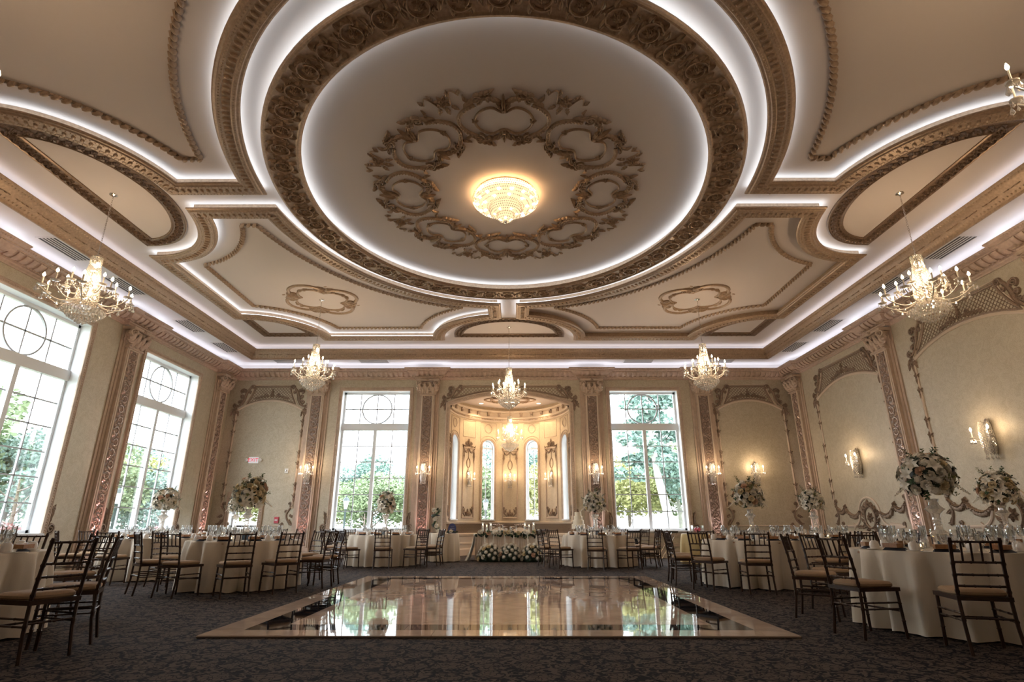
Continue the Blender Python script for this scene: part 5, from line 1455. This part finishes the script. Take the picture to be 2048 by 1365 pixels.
def table(x, y, where, angs, ci, seats=10, rot=0., settings=True, sign=True, vase=0, fk=1., warm=.3, rcs=None, r=.95, feet=()):
    t = thing('round_table', 'round banquet table under a floor length ivory cloth, the ' + where, 'table', (x, y, 0), rot, group='round banquet tables')
    mo('tablecloth', CLO[ci % 3], t); mo('table_top', TW_, t); mo('pedestal', TL_, t)
    for i, a in enumerate(angs):
        sec = min(SECT, key=lambda s: abs(((a - s) + 180) % 360 - 180)); lab = 'dark chair with tan cushion, %s, %s' % (SECT[sec], where)
        if lab in used_lab:
            lab = lab.replace('dark chair', 'second dark chair')
        used_lab[lab] = 1
        rc = (rcs[i] if rcs else 1.40) + .03 * math.sin(i * 7.3)
        chair(x + rc * math.cos(R(a)), y + rc * math.sin(R(a)), R(a + 90) + .12 * math.sin(i * 5.1 + ci), lab)
    for p, q in feet:                   # chairs set by where their rear feet stand
        mx, my = (p[0] + q[0]) / 2, (p[1] + q[1]) / 2; nx, ny = -(q[1] - p[1]), q[0] - p[0]; l = math.hypot(nx, ny); nx /= l; ny /= l
        if nx * (x - mx) + ny * (y - my) < 0: nx, ny = -nx, -ny
        cx, cy = mx + .215 * nx, my + .215 * ny; a = math.degrees(math.atan2(cy - y, cx - x))
        sec = min(SECT, key=lambda s: abs(((a - s) + 180) % 360 - 180)); lab = 'dark chair with tan cushion, %s, %s' % (SECT[sec], where)
        if lab in used_lab: lab = lab.replace('dark chair', 'second dark chair')
        used_lab[lab] = 1
        chair(cx, cy, math.atan2(-nx, ny), lab)
    if settings:
        for k in range(seats):
            a = 2 * PI * (k + .5) / seats + rot
            def at(name, rad, da, dz=.766, spin=0.):
                o = mo(name, GL[name], loc=(x + rad * math.cos(a + da), y + rad * math.sin(a + da), dz), rz=a + PI / 2 + spin); bottle_tag(o, name, where, a)
            at('folded_napkin', .74, .0, spin=.2); at('favor_box', .75, -.02, .796, spin=rnd.uniform(-.4, .4)); at('coffee_cup', .76, .27)
            at('wine_glass', .56, .16); at('water_goblet', .52, -.02); at('champagne_flute', .58, .32)
            if k % 3 == 0: at('menu_card', .77, -.22, spin=.1)
        for k in range(4):
            a = 2 * PI * k / 4 + math.atan2(-y, .15 - x) + .75; v = thing('votive_candle', 'lit votive candle, %s of the vase, %s' % (('right', 'far side', 'left', 'near side')[k], where), 'candle', (x + .30 * math.cos(a), y + .30 * math.sin(a), .766), group='votive candles on the ' + where)
            mo('cup', VOT_G, v); mo('wax', VOT_W, v); mo('flame', VOT_F, v)
    if sign:
        a = math.atan2(-y, .15 - x)
        s = thing('table_sign', 'small framed table number sign standing on the ' + where, 'sign', (x + .30 * math.cos(a), y + .30 * math.sin(a), .766), a + PI / 2, group='framed table signs')
        U = Matrix.Rotation(R(82), 4, 'X')
        MB().box(-.075, .075, 0, .15, -.006, .006).xf(U).obj('sign_frame', 'paper_white', s, smooth=False)
        MB().box(-.063, .063, .012, .095, .006, .008).xf(U).obj('photo', 'photo_blue', s, smooth=False)
        text_obj('TABLE', .04, 'black_metal', s, U @ Matrix.Translation((0, .12, .008)), .0005)
W1, W2, W3, W4 = 'table at the bottom left corner', 'middle left table', 'table by the left windows', 'far left table beside the niche'
W6, W7, W8 = 'far right table beside the niche', 'middle right table', 'table at the bottom right'
W9, W10, W11 = 'table by the right wall', 'table at the right edge', 'table by the exit door'
table(-5.52, 5.75, W1, [72, 105], 0, sign=False, feet=[((-3.66, 4.80), (-3.54, 5.16)), ((-3.68, 5.58), (-3.87, 5.93))])
table(-4.62, 10.45, W2, [24, 172, 62, 98, 132], 1, feet=[((-4.14, 8.80), (-3.80, 9.04)), ((-3.58, 9.30), (-3.29, 9.60)), ((-3.10, 10.18), (-3.06, 10.56)), ((-5.20, 8.95), (-4.81, 8.83)), ((-5.88, 9.42), (-5.60, 9.16))])
table(-7.3, 12.3, W3, [-88, -140, 62, 120, 175], 2)
table(-3.4, 16.1, W4, [-150, -116, -78, -42, -14, 14, 174, 140, 60, 100], 0)
table(2.42, 15.9, W6, [-166, -140, -100, -66, -32, -6, 150, 30, 60], 1)
table(4.6, 10.88, W7, [-60, 146, -20, 70, 104], 2, feet=[((3.78, 9.36), (4.17, 9.30)), ((3.16, 10.14), (3.41, 9.84)), ((3.05, 11.08), (3.03, 10.70))])
table(4.88, 6.5, W8, [116, 88, 58, -64], 0, feet=[((3.35, 6.18), (3.44, 5.78)), ((3.42, 7.10), (3.66, 7.43)), ((3.91, 5.16), (4.28, 5.05))])
table(6.62, 12.6, W9, [-90, -135, -50, 90, 130, 172, 50], 1, sign=False)
table(7.45, 8.7, W10, [100, 140, 176, -140, -100, 62], 2)
table(-7.55, 16.0, W11, [60, 100, 140, -100, -60, 180, 20], 1, sign=False)
bouquet(-4.66, 10.5, W2, 0, .73, .8, 1, (1.0, 1.0, 1.15)); bouquet(-7.27, 12.3, W3, 0, .64, .2, 2); bouquet(-3.4, 16.1, W4, 1, .72, .25, 3, (.9, .9, 1.25))
bouquet(2.36, 15.9, W6, 1, .78, .1, 4); bouquet(4.55, 10.85, W7, 0, .70, .35, 5); bouquet(4.85, 6.5, W8, 0, .68, .12, 6); bouquet(6.62, 12.6, W9, 0, .62, .1, 7)
bouquet(7.45, 8.7, W10, 0, .66, .6, 8); bouquet(-7.5, 16.0, W11, 1, .62, .0, 9)
# pale number boxes at the leftmost table edge: black table stands
# ------------------------------------------------------------------ head table in front of the niche
ht = thing('head_table', 'long head table with pleated blush skirt before the niche', 'table', (0, 18.3, 0))
b = MB(); pts = []
cor_ = [(-1.0, -.32), (1.0, -.32), (1.0, .32), (-1.0, .32)]
per_ = []
for i in range(4):
    a, c = cor_[i], cor_[(i + 1) % 4]; n = 70 if i % 2 == 0 else 24
    nx_, ny_ = (c[1] - a[1]), -(c[0] - a[0]); l = math.hypot(nx_, ny_); nx_ /= l; ny_ /= l
    for k in range(n): t = k / n; per_.append((lerp(a[0], c[0], t), lerp(a[1], c[1], t), nx_, ny_))
rows = []
for z, q in ((.755, 0), (.70, .6), (.3, 1.), (.012, 1.2)): rows.append([(x + nx * .018 * q * (1 + math.cos(k * 2.6)), y + ny * .018 * q * (1 + math.cos(k * 2.6)), z) for k, (x, y, nx, ny) in enumerate(per_)])
b.grid(rows, closed_u=True); b.obj('table_skirt', 'chair_cream', ht, ang=80)
MB().box(-1.01, 1.01, -.33, .33, .75, .765).obj('table_top', 'cloth_white', ht, smooth=False)
# tulle drape falling at the left end
b = MB(); rows = []
for i in range(13):
    t = i / 12; row = []
    for k in range(15):
        u = k / 14; x = -1.03 - .20 * t ** 1.8 - .05 * math.sin(u * 9) * t + (u - .5) * .05; y = -.36 + .5 * u - .14 * t * t * (1 - u)
        row.append((x + .02 * math.cos(k * 2.2) * t, y, max(.014, .77 - .76 * t)))
    rows.append(row)
b.grid(rows); dr_ = b.obj('tulle_drape', 'tulle', None, ang=80); dr_.location = (-.03, 18.3, 0); tag(dr_, 'pale blue tulle drape falling to the floor at the left end of the head table', 'drape')
# garland along the front edge
rnd = random.Random(21)
gd = thing('table_garland', 'green leaf garland with cream flowers along the head table edge', 'garland', (0, 17.95, .76))
for i in range(58):
    x = -1.02 + 2.04 * i / 57; put(('dark', 'green', 'dark')[i % 3], gd, (x, -.02 + .03 * rnd.random(), .03 - .08 * rnd.random()), (rnd.uniform(-.8, .8), -1, rnd.uniform(-.9, .7)), rnd.uniform(.55, .85))
for x, kd in ((-.88, 'rose_w'), (-.62, 'rose_p'), (-.3, 'rose_w'), (-.12, 'rose_c'), (-.02, 'rose_c'), (.06, 'rose_w'), (.28, 'rose_c'), (.5, 'rose_w'), (.56, 'ball'), (.78, 'rose_c'), (-.45, 'ball'), (.9, 'rose_w')):
    put(kd, gd, (x, -.10, .02 + .05 * rnd.random()), (0, -1, .5), 1.0)
# three floor arrangements
for fx, nm in ((-.58, 'left'), (.02, 'middle'), (.70, 'right')):
    t = thing('floor_flowers', 'low mound of white flowers on the floor before the head table, %s' % nm, 'flowers', (fx, 17.55, 0), group='floor flowers before the head table')
    MB().lathe([(.30, 0), (.34, .06), (.30, .25), (.20, .40), (0, .46)], 14, squash=.7).obj('foliage_core', 'leaf_dark', t)
    ds = sphere_dirs(40, .02); rnd.shuffle(ds)
    for i, d in enumerate(ds):
        p = Vector((d.x * .34, d.y * .26, .06 + d.z * .42)); kd = 'ball' if i % 4 else ('rose_w' if i % 8 else 'rose_c')
        if i == 5: kd = 'rose_p'
        put(kd, t, p, d, .66 if kd == 'ball' else .95)
    for i, d in enumerate(sphere_dirs(22, .0)): put('dark', t, Vector((d.x * .24, d.y * .18, .06 + d.z * .30)), d, .75)
    for q in (-.12, .1): put('spike', t, (q, .05, .45), (q, -.1, 1), 1.0)
# candle cylinders
CYG = MB().lathe([(0, 0), (.035, 0), (.035, .008), (.008, .02), (.008, .06), (.03, .075), (.034, .08), (.034, .30), (.032, .30), (.032, .085), (0, .08)], 14).mesh('glass_cylinder', 'clear_glass')
CYC = MB().lathe([(.022, .085), (.022, .22), (0, .222)], 12).mesh('candle', 'candle_white')
CYF = MB().lathe([(.001, .225), (.008, .24), (.005, .255), (.0005, .275)], 6).mesh('flame', 'flame')
for i, (x, s) in enumerate(((-.82, 1.1), (-.70, .95), (-.57, 1.1), (.49, 1.08), (.62, .95), (.76, 1.15))):
    c = thing('candle_cylinder', 'lit candle in a footed glass cylinder on the head table, number %s from the left' % ('one', 'two', 'three', 'four', 'five', 'six')[i], 'candle', (x, 18.22, .766), group='head table candles')
    c.scale = (s, s, s)
    mo('glass_cylinder', CYG, c); mo('candle', CYC, c); mo('flame', CYF, c)
for i, (x, nme) in enumerate(((-.30, 'wine_glass'), (-.10, 'water_goblet'), (.05, 'wine_glass'), (.22, 'champagne_flute'), (-.2, 'champagne_flute'))):
    o = mo(nme, GL[nme], loc=(x, 18.25, .766)); tag(o, LABS[nme][0] + ' on the head table, number %s from the left' % ('one', 'three', 'four', 'five', 'two')[i], 'glass', 'glasses on the head table')
o = mo('menu_card', MB().box(-.06, .06, 0, .12, 0, .004).mesh('menu_card', 'paper_white', smooth=False), M=Matrix.Translation((-.42, 18.2, .766)) @ Matrix.Rotation(R(80), 4, 'X')); tag(o, 'small white card standing on the head table', 'card')
# two upholstered chairs behind
def armchair(x, nm):
    t = thing('upholstered_chair', 'cream upholstered chair with carved gilded crest, %s of the pair behind head table' % nm, 'chair', (x, 19.0, 0))
    MB().box(-.27, .27, -.27, .22, .28, .46).obj('seat', 'chair_cream', t, smooth=False)
    b = MB(); pr = [(-.29, .44), (-.30, .80)] + [(-.30 + .60 * i / 12, .86 + .11 * math.sin(PI * i / 12)) for i in range(13)] + [(.30, .80), (.29, .44)]
    n = len(pr); b.add([(x_, .18, z) for x_, z in pr] + [(x_ * .96, .27, z) for x_, z in pr], [tuple(range(n)), tuple(reversed(range(n, 2 * n)))] + [(i, i + n, (i + 1) % n + n, (i + 1) % n) for i in range(n)])
    b.obj('backrest', 'chair_cream', t, smooth=False)
    b = MB().ribbon([p for p in pr[1:-1]], .022, .03); b.leaf(0, .96, PI / 2, .13, .05, .04)
    for s in (-1, 1): b.leaf(s * .02, .98, PI / 2 - s * 1.1, .18, .04, .04, bend=-s * .5); b.leaf(s * .16, .95, PI / 2 - s * 1.4, .14, .03, .03)
    b.xf(frame((0, .175, 0), (1, 0, 0), (0, 0, 1), (0, -1, 0))).obj('carved_crest', 'ornament_tan', t)
    lg = MB().tube([(0, 0, 0), (.01, 0, .14), (0, 0, .30)], [.016, .02, .028], 8).mesh('leg', 'ornament_tan')
    for sx in (-1, 1):
        for sy in (-1, 1): mo('leg', lg, t, loc=(sx * .23, sy * .2, 0))
armchair(-.36, 'left'); armchair(.34, 'right')

# ------------------------------------------------------------------ small tables
CS = cloth_mesh(8, r=.40, H=.78, flare=.05, folds=9)
CG = cloth_mesh(9, r=.42, H=.78, flare=.08, folds=8, mname='cloth_gold')
SL = MB().lathe([(.2, 0), (.2, .03), (.03, .05), (.03, .75), (.38, .75), (.38, .775), (0, .775)], 14).mesh('table_frame', 'black_metal')
t = thing('side_table', 'small round table in ivory and gold cloth left of the head table', 'table', (-1.98, 17.75, 0)); mo('tablecloth', cloth_mesh(11, r=.44, H=.78, flare=.06, folds=9), t); mo('table_frame', SL, t)
an = thing('wire_arbor', 'small black wire stand twined with greenery and white roses', 'plant stand', (-2.24, 17.78, .795))
b = MB(); n = 14
for z in (.0, .50): b.tube([(.13 * math.cos(2 * PI * k / n), .13 * math.sin(2 * PI * k / n), z + .006) for k in range(n + 1)], .006, 5)
b.lathe([(.13, .49), (.13, .53), (.125, .53), (.125, .49)], 20)
for k in range(6): a = 2 * PI * k / 6; b.tube([(.13 * math.cos(a), .13 * math.sin(a), .006), (.13 * math.cos(a), .13 * math.sin(a), .50), (.10 * math.cos(a), .10 * math.sin(a), .60)], .005, 5)
b.obj('wire_frame', 'black_metal', an)
for k in range(26): q = k / 25; a = q * 7; put(('green', 'dark')[k % 2], an, (.05 * math.cos(a), .05 * math.sin(a) - .06, .03 + .62 * q), (math.cos(a * 2), math.sin(a * 2) - .4, .5), .55)
for z, x in ((.05, .12), (.66, -.05), (.4, .0), (.2, .05)): put('rose_w', an, (x, -.12, z), (0, -1, .3), .9)
sg = thing('navy_sign', 'dark blue arched sign with white script on the small table', 'sign', (-1.72, 17.72, .782), R(6))
b = MB(); pr = [(-.12, 0), (-.12, .16)] + [(-.12 * math.cos(PI * i / 10), .16 + .13 * math.sin(PI * i / 10)) for i in range(11)] + [(.12, 0)]
b = slab(pr, -.006, .006).xf(Matrix.Rotation(R(82), 4, 'X')); b.obj('board', 'navy_sign', sg, smooth=False)
b = MB()
for i, (w, y) in enumerate(((.10, .19), (.14, .14), (.12, .09))): b.ribbon([(-w / 2 + w * k / 20, y + .006 * math.sin(k * 2.2 + i)) for k in range(21)], .0022, .002, z0=.006, n=2)
b.xf(Matrix.Rotation(R(82), 4, 'X')).obj('script_line', 'paper_white', sg, kind='stuff')
gl = thing('leaf_spray', 'low spray of leaves and a white rose on the small table', 'flowers', (-1.75, 17.55, .79))
for k in range(8): put('dark', gl, (-.12 + .04 * k, 0, .02), (math.cos(k), -1, .4), .5)
put('rose_w', gl, (.02, -.05, .05), (0, -1, .8), .8)

t = thing('cake_table', 'small round ivory table holding the cake, right of the head table', 'table', (2.1, 17.75, 0)); mo('tablecloth', CS, t); mo('table_frame', SL, t)
ck = thing('wedding_cake', 'four tier cream wedding cake with a figure on top', 'cake', (2.1, 17.75, .782))
MB().lathe([(0, 0), (.16, 0), (.16, .01), (.05, .03), (.05, .11), (.22, .13), (.22, .14), (0, .14)], 20).obj('cake_stand', 'clear_glass', ck)
z = .14
for r_, h_ in ((.20, .13), (.165, .12), (.13, .115), (.10, .11)):
    b = MB().lathe([(0, z), (r_, z), (r_, z + h_ - .01), (r_ - .01, z + h_), (0, z + h_)], 28); b.obj('cake_tier', 'cake_icing', ck)
    z += h_
b = MB(); b.lathe([(.018, 0), (.022, .04), (.012, .07), (.016, .085), (.0, .10)], 8, c=(-.018, 0), z0=z); b.lathe([(.028, 0), (.012, .06), (.016, .08), (.0, .095)], 8, c=(.02, 0), z0=z); b.obj('cake_topper', 'gilt_dark', ck)

t = thing('card_table', 'small table in white and gold cloth beneath the glass card box', 'table', (5.32, 16.6, 0)); mo('tablecloth', CG, t); mo('table_frame', SL, t)
MB().merge(slab([(-.36, -.36), (.36, -.36), (.36, .36), (-.36, .36)], .787, .792)).obj('overlay', 'cloth_white', t, smooth=False)
cb = thing('card_box', 'clear glass card box with a red heart inside', 'box', (5.32, 16.55, .793))
b = MB(); b.sweep([(-.15, -.1), (.15, -.1), (.15, .1), (-.15, .1)], [(0, 0), (0, .22)], closed=True); b.obj('glass_walls', 'clear_glass', cb, smooth=False)
hp = [(.085 * 16 * math.sin(a) ** 3 / 16, .07 + .085 * (13 * math.cos(a) - 5 * math.cos(2 * a) - 2 * math.cos(3 * a) - math.cos(4 * a)) / 16 + .03) for a in [2 * PI * i / 40 for i in range(40)]]
slab(list(reversed(hp)), -.03, .03).xf(Matrix.Rotation(R(90), 4, 'X')).obj('red_heart', 'red_plastic', cb, smooth=False)

def tray_stand(x, y, rz, label):
    t = thing('tray_stand', label, 'tray stand', (x, y, 0), rz)
    MB().lathe([(.0, .80), (.36, .80), (.38, .815), (.38, .835), (.365, .835), (.36, .82), (0, .818)], 28, squash=.72).obj('tray', 'black_cloth', t)
    for s in (-1, 1):
        for q in (-1, 1):
            MB().tube([(s * .30, q * .2, .01), (-s * .26, q * .2, .79)], .009, 6).obj('leg', 'chrome', t)
        MB().tube([(s * .30, -.2, .01), (s * .30, .2, .01)], .008, 6).obj('foot_rail', 'chrome', t)
    b = MB(); rows = []
    for i in range(8): rows.append([(-.02 + u * .2 * (.5 + .5 * math.sin(PI * (i + 1) / 9)), -.22 + .01 * math.sin(u * 5 + i), .62 - .05 * i) for u in (-.5, -.25, 0, .25, .5)])
    b.grid(rows); b.obj('hanging_cloth', 'black_cloth', t)
tray_stand(4.95, 18.55, .1, 'folding tray stand with black cloth under the far right window')
tray_stand(3.95, 18.45, -.2, 'folding tray stand half hidden behind the far right table')
tray_stand(-5.6, 18.5, .2, 'folding tray stand under the far left window')

# ------------------------------------------------------------------ garden outside
g0 = MB().box(-90, 90, -60, 120, -.9, -.25).obj('ground', 'lawn', smooth=False); tag(g0, 'green lawn outside the windows', 'ground', kind='structure')
pv = MB().box(-30, 30, 23.4, 25.4, -.25, -.235).obj('garden_path', 'statue_white', smooth=False); tag(pv, 'pale paved path across the lawn beyond the far wall', 'path', kind='structure')
def crown_mesh(seed, n, mname, blobs, leaf=.10, droop=0.):
    g = random.Random(seed); b = MB()
    tot = sum(q[3] ** 2 for q in blobs)
    for (cx, cy, cz, r_) in blobs:
        for i in range(int(n * r_ ** 2 / tot)):
            d = Vector((g.gauss(0, 1), g.gauss(0, 1), g.gauss(0, 1))).normalized(); q = r_ * (.55 + .5 * g.random() ** .6)
            p = Vector((cx, cy, cz)) + Vector((d.x * q, d.y * q, d.z * q * .8 - droop * g.random() * (1 if d.z < .2 else .3)))
            u = Vector((g.gauss(0, 1), g.gauss(0, 1), g.gauss(0, .6))).normalized(); w = u.cross(Vector((g.gauss(0, 1), g.gauss(0, 1), g.gauss(0, 1)))).normalized()
            s = leaf * (.6 + .8 * g.random())
            b.add([tuple(p - u * s), tuple(p + w * s * .5), tuple(p + u * s), tuple(p - w * s * .5)], [(0, 1, 2, 3)])
    return b.mesh('crown', mname, smooth=False)
def blobset(seed, n, R_, H):
    g = random.Random(seed); out = []
    for i in range(n):
        a = g.random() * 6.28; q = R_ * math.sqrt(g.random()) * .8; z = H * (.38 + .55 * g.random() * (1 - .35 * q / R_)); out.append((q * math.cos(a), q * math.sin(a), z, R_ * (.28 + .22 * g.random())))
    return out
CRN = {('g', 0): crown_mesh(1, 9500, 'tree_green', blobset(1, 16, 2.4, 5.2)), ('y', 0): crown_mesh(2, 9500, 'tree_yellow', blobset(2, 15, 2.3, 4.8)), ('b', 0): crown_mesh(3, 9500, 'tree_blue', blobset(3, 16, 2.4, 5.4)),
       ('r', 0): crown_mesh(4, 3000, 'tree_red', blobset(4, 10, 1.5, 2.2), .08), ('w', 0): crown_mesh(5, 9500, 'tree_blue', blobset(5, 12, 2.0, 5.0), .09, droop=2.6)}
def trunk_mesh(m, r0, H, lean=.0, seed=0):
    g = random.Random(seed); b = MB()
    b.tube([(lean * t * t * H * .4 + .06 * math.sin(t * 5), .05 * math.sin(t * 4), H * t) for t in [i / 8 for i in range(9)]], [r0 * (1 - .75 * i / 8) for i in range(9)], 8)
    for k in range(7):
        t = .35 + .6 * k / 7; a = k * 2.4; L = H * .35 * (1.2 - t); z0 = H * t
        b.tube([(lean * t * t * H * .4, 0, z0), (lean * t * t * H * .4 + L * .6 * math.cos(a), L * .6 * math.sin(a), z0 + L * .35), (lean * t * t * H * .4 + L * math.cos(a), L * math.sin(a), z0 + L * .8)], [r0 * .4, r0 * .25, r0 * .08], 5)
    return b.mesh('trunk', m)
TRK = {'d': trunk_mesh('bark', .12, 4.2, .1, 1), 'p': trunk_mesh('bark_pale', .14, 4.2, -.1, 2)}
tn = {'g': 'green', 'y': 'yellow green', 'b': 'blue green', 'r': 'dark red', 'w': 'weeping'}
def tree(x, y, k, s, where, sz=1., tk='d'):
    t = thing('tree', '%s garden tree seen through %s' % (tn[k], where), 'tree', (x, y, -.3), rnd.random() * 6, group='garden trees outside')
    t.scale = (s, s, s * sz)
    mo('crown', CRN[(k, 0)], t); mo('trunk', TRK[tk], t)
wa, wb_ = 'the window at the left edge', 'the second left wall window'
for x, y, k, s, w, sz in ((-17.5, 14.2, 'y', 1.05, wa + ', leftmost', 1.), (-19.5, 17.8, 'g', 1.25, wa + ', tallest', 1.), (-17.0, 19.6, 'b', .85, wa + ', blue one', 1.), (-22.5, 13.0, 'g', 1.3, wa + ', far behind', 1.05), (-13.3, 15.6, 'r', .75, wa + ', low maple', .8),
                       (-18.5, 24.5, 'g', 1.05, wb_ + ', at its left', .95), (-16.8, 27.5, 'w', 1.0, wb_ + ', in its middle', .95), (-20.0, 30.5, 'y', 1.1, wb_ + ', at its right', 1.0), (-14.2, 23.8, 'r', .7, wb_ + ', low maple', .8), (-24, 36, 'b', 1.2, wb_ + ', far behind', 1.), (-24, 21, 'b', 1.2, 'both left windows, far behind', 1.)):
    tree(x, y, k, s, w, sz)
wc, wd, wn_ = 'the far left window', 'the far right window', 'the niche windows'
for x, y, k, s, w, sz, tk in ((-10.2, 31, 'y', .85, wc + ', leftmost', .9, 'd'), (-7.2, 30, 'g', .95, wc + ', in its middle', .85, 'd'), (-5.2, 34, 'y', 1.05, wc + ', at its right', .9, 'd'), (-9.5, 38, 'b', 1.2, wc + ', far behind', .9, 'd'), (-12.5, 34, 'g', 1.0, wc + ', beyond its left side', .9, 'd'), (-7.0, 28, 'r', .55, wc + ', low maple', .8, 'd'),
                           (-2.4, 33, 'g', 1.0, wn_ + ', at left', 1., 'd'), (2.0, 32, 'y', 1.1, wn_ + ', at right', 1., 'd'), (0, 38, 'b', 1.3, wn_ + ', far behind', 1., 'd'), (3.9, 36, 'g', 1.1, wn_ + ', beyond the right side', 1., 'd'),
                           (6.0, 34, 'y', 1.15, wd + ', at its left', .95, 'd'), (10.4, 36, 'g', 1.2, wd + ', at its right', 1.1, 'p'), (8.2, 40, 'y', 1.4, wd + ', far behind', 1., 'd'), (12.8, 33, 'y', 1.0, wd + ', beyond its right side', 1., 'd'), (10.8, 31, 'b', .9, wd + ', near its right edge', 1.2, 'd'), (-16, 33, 'y', 1., 'the exit door glass', .9, 'd')):
    tree(x, y, k, s, w, sz, tk)
pt = thing('pine_tree', 'big blue green pine with a pale leaning trunk outside the far right window', 'tree', (8.35, 30, -.3))
MB().tube([(0, 0, 0), (-.25, 0, 1.8), (-.6, 0, 3.6), (-.8, 0, 5.4), (-.9, 0, 8.2)], [.30, .24, .20, .16, .06], 9).obj('trunk', 'bark_pale', pt)
bl = []; g = random.Random(12)
for k in range(9):
    z = 4.0 + .62 * k; a = k * 2.1; L = 2.3 - .13 * k
    for q in (.35, .7, 1.0): bl.append((-.7 + L * q * math.cos(a), L * q * math.sin(a) * .7, z + .15 * q, .62 - .2 * q))
    for q in (.4, .85): bl.append((-.7 - L * q * math.cos(a), -L * q * math.sin(a) * .7, z - .1, .55 - .15 * q))
c_ = crown_mesh(12, 6500, 'tree_blue', bl, .15); mo('crown', c_, pt)
b = MB()
for k in range(9): z = 4.0 + .62 * k; a = k * 2.1; L = 2.1 - .13 * k; b.tube([(-.7, 0, z - .3), (-.7 + L * math.cos(a), L * math.sin(a) * .7, z)], [.05, .015], 5); b.tube([(-.7, 0, z - .35), (-.7 - L * .8 * math.cos(a), -L * .8 * math.sin(a) * .7, z - .1)], [.05, .015], 5)
b.obj('branches', 'bark', pt)
def lamp(x, y, label):
    t = thing('garden_lamp', label, 'street lamp', (x, y, -.25))
    MB().lathe([(.10, 0), (.10, .12), (.05, .18), (.045, 1.9), (.07, 1.95)], 10).obj('post', 'lamp_post', t)
    MB().lathe([(.06, 1.95), (.13, 2.30), (.13, 2.31)], 6).obj('lantern_glass', 'statue_white', t, smooth=False)
    MB().lathe([(.17, 2.30), (.10, 2.42), (.03, 2.46), (.03, 2.52), (0, 2.54)], 6).obj('lantern_cap', 'lamp_post', t, smooth=False)
lamp(-7.35, 25.8, 'dark garden lamp post outside the far left window'); lamp(-1.2, 27.6, 'dark garden lamp post seen through the left niche window'); lamp(-13.2, 19.4, 'dark garden lamp post outside the left windows')
st = thing('garden_statue', 'white garden statue group outside the far right window', 'statue', (5.35, 27, -.25))
MB().box(-.6, .6, -.3, .3, 0, .75).obj('plinth', 'statue_white', st, smooth=False)
for x, h_, ln in ((-.32, .8, .1), (.05, .7, -.1), (.36, .85, -.12)):
    b = MB().tube([(x, 0, .75), (x + ln, 0, .75 + h_ * .4), (x + ln * .5, 0, .75 + h_ * .7)], [.15, .13, .06], 8); b.lathe([(0, -.08), (.07, -.04), (.08, .02), (.05, .09), (0, .10)], 8, c=(x + ln * .5, 0), z0=.75 + h_ * .82)
    b.tube([(x + ln * .6, 0, .75 + h_ * .62), (x + ln + .2, -.08, .75 + h_ * .55)], [.045, .03], 6); b.obj('figure', 'statue_white', st)
hb = thing('garden_house', 'pale building with a red brick base beyond the left niche window', 'building', (-2.6, 42, -.3))
MB().box(-5, 3.2, 0, 6, .8, 3.6).obj('wall', 'statue_white', hb, smooth=False); MB().box(-5.02, 3.22, -.02, 6.02, 0, .8).obj('brick_base', 'brick_red', hb, smooth=False)
b = MB(); b.add([(-5.4, -.4, 3.6), (3.6, -.4, 3.6), (3.6, 6.4, 3.6), (-5.4, 6.4, 3.6), (-4.4, 3, 5.4), (2.6, 3, 5.4)], [(0, 1, 5, 4), (2, 3, 4, 5), (1, 2, 5), (3, 0, 4)]); b.obj('roof', 'lamp_post', hb, smooth=False)
# portals help the renderer find the daylight openings
def portal(M, w, h):
    l = bpy.data.lights.new('window_portal', 'AREA'); l.shape = 'RECTANGLE'; l.size = w; l.size_y = h; l.cycles.is_portal = True
    o = bpy.data.objects.new('window_portal', l); COL.objects.link(o); o.matrix_world = M @ Matrix.Translation((0, (ZW0 + ZW1) / 2, -.36)) @ Matrix.Rotation(PI, 4, 'X')
for a, c in LW: portal(MLEFT((a + c) / 2), c - a, ZW1 - ZW0)
for a, c in FW: portal(MFAR((a + c) / 2), c - a, ZW1 - ZW0)
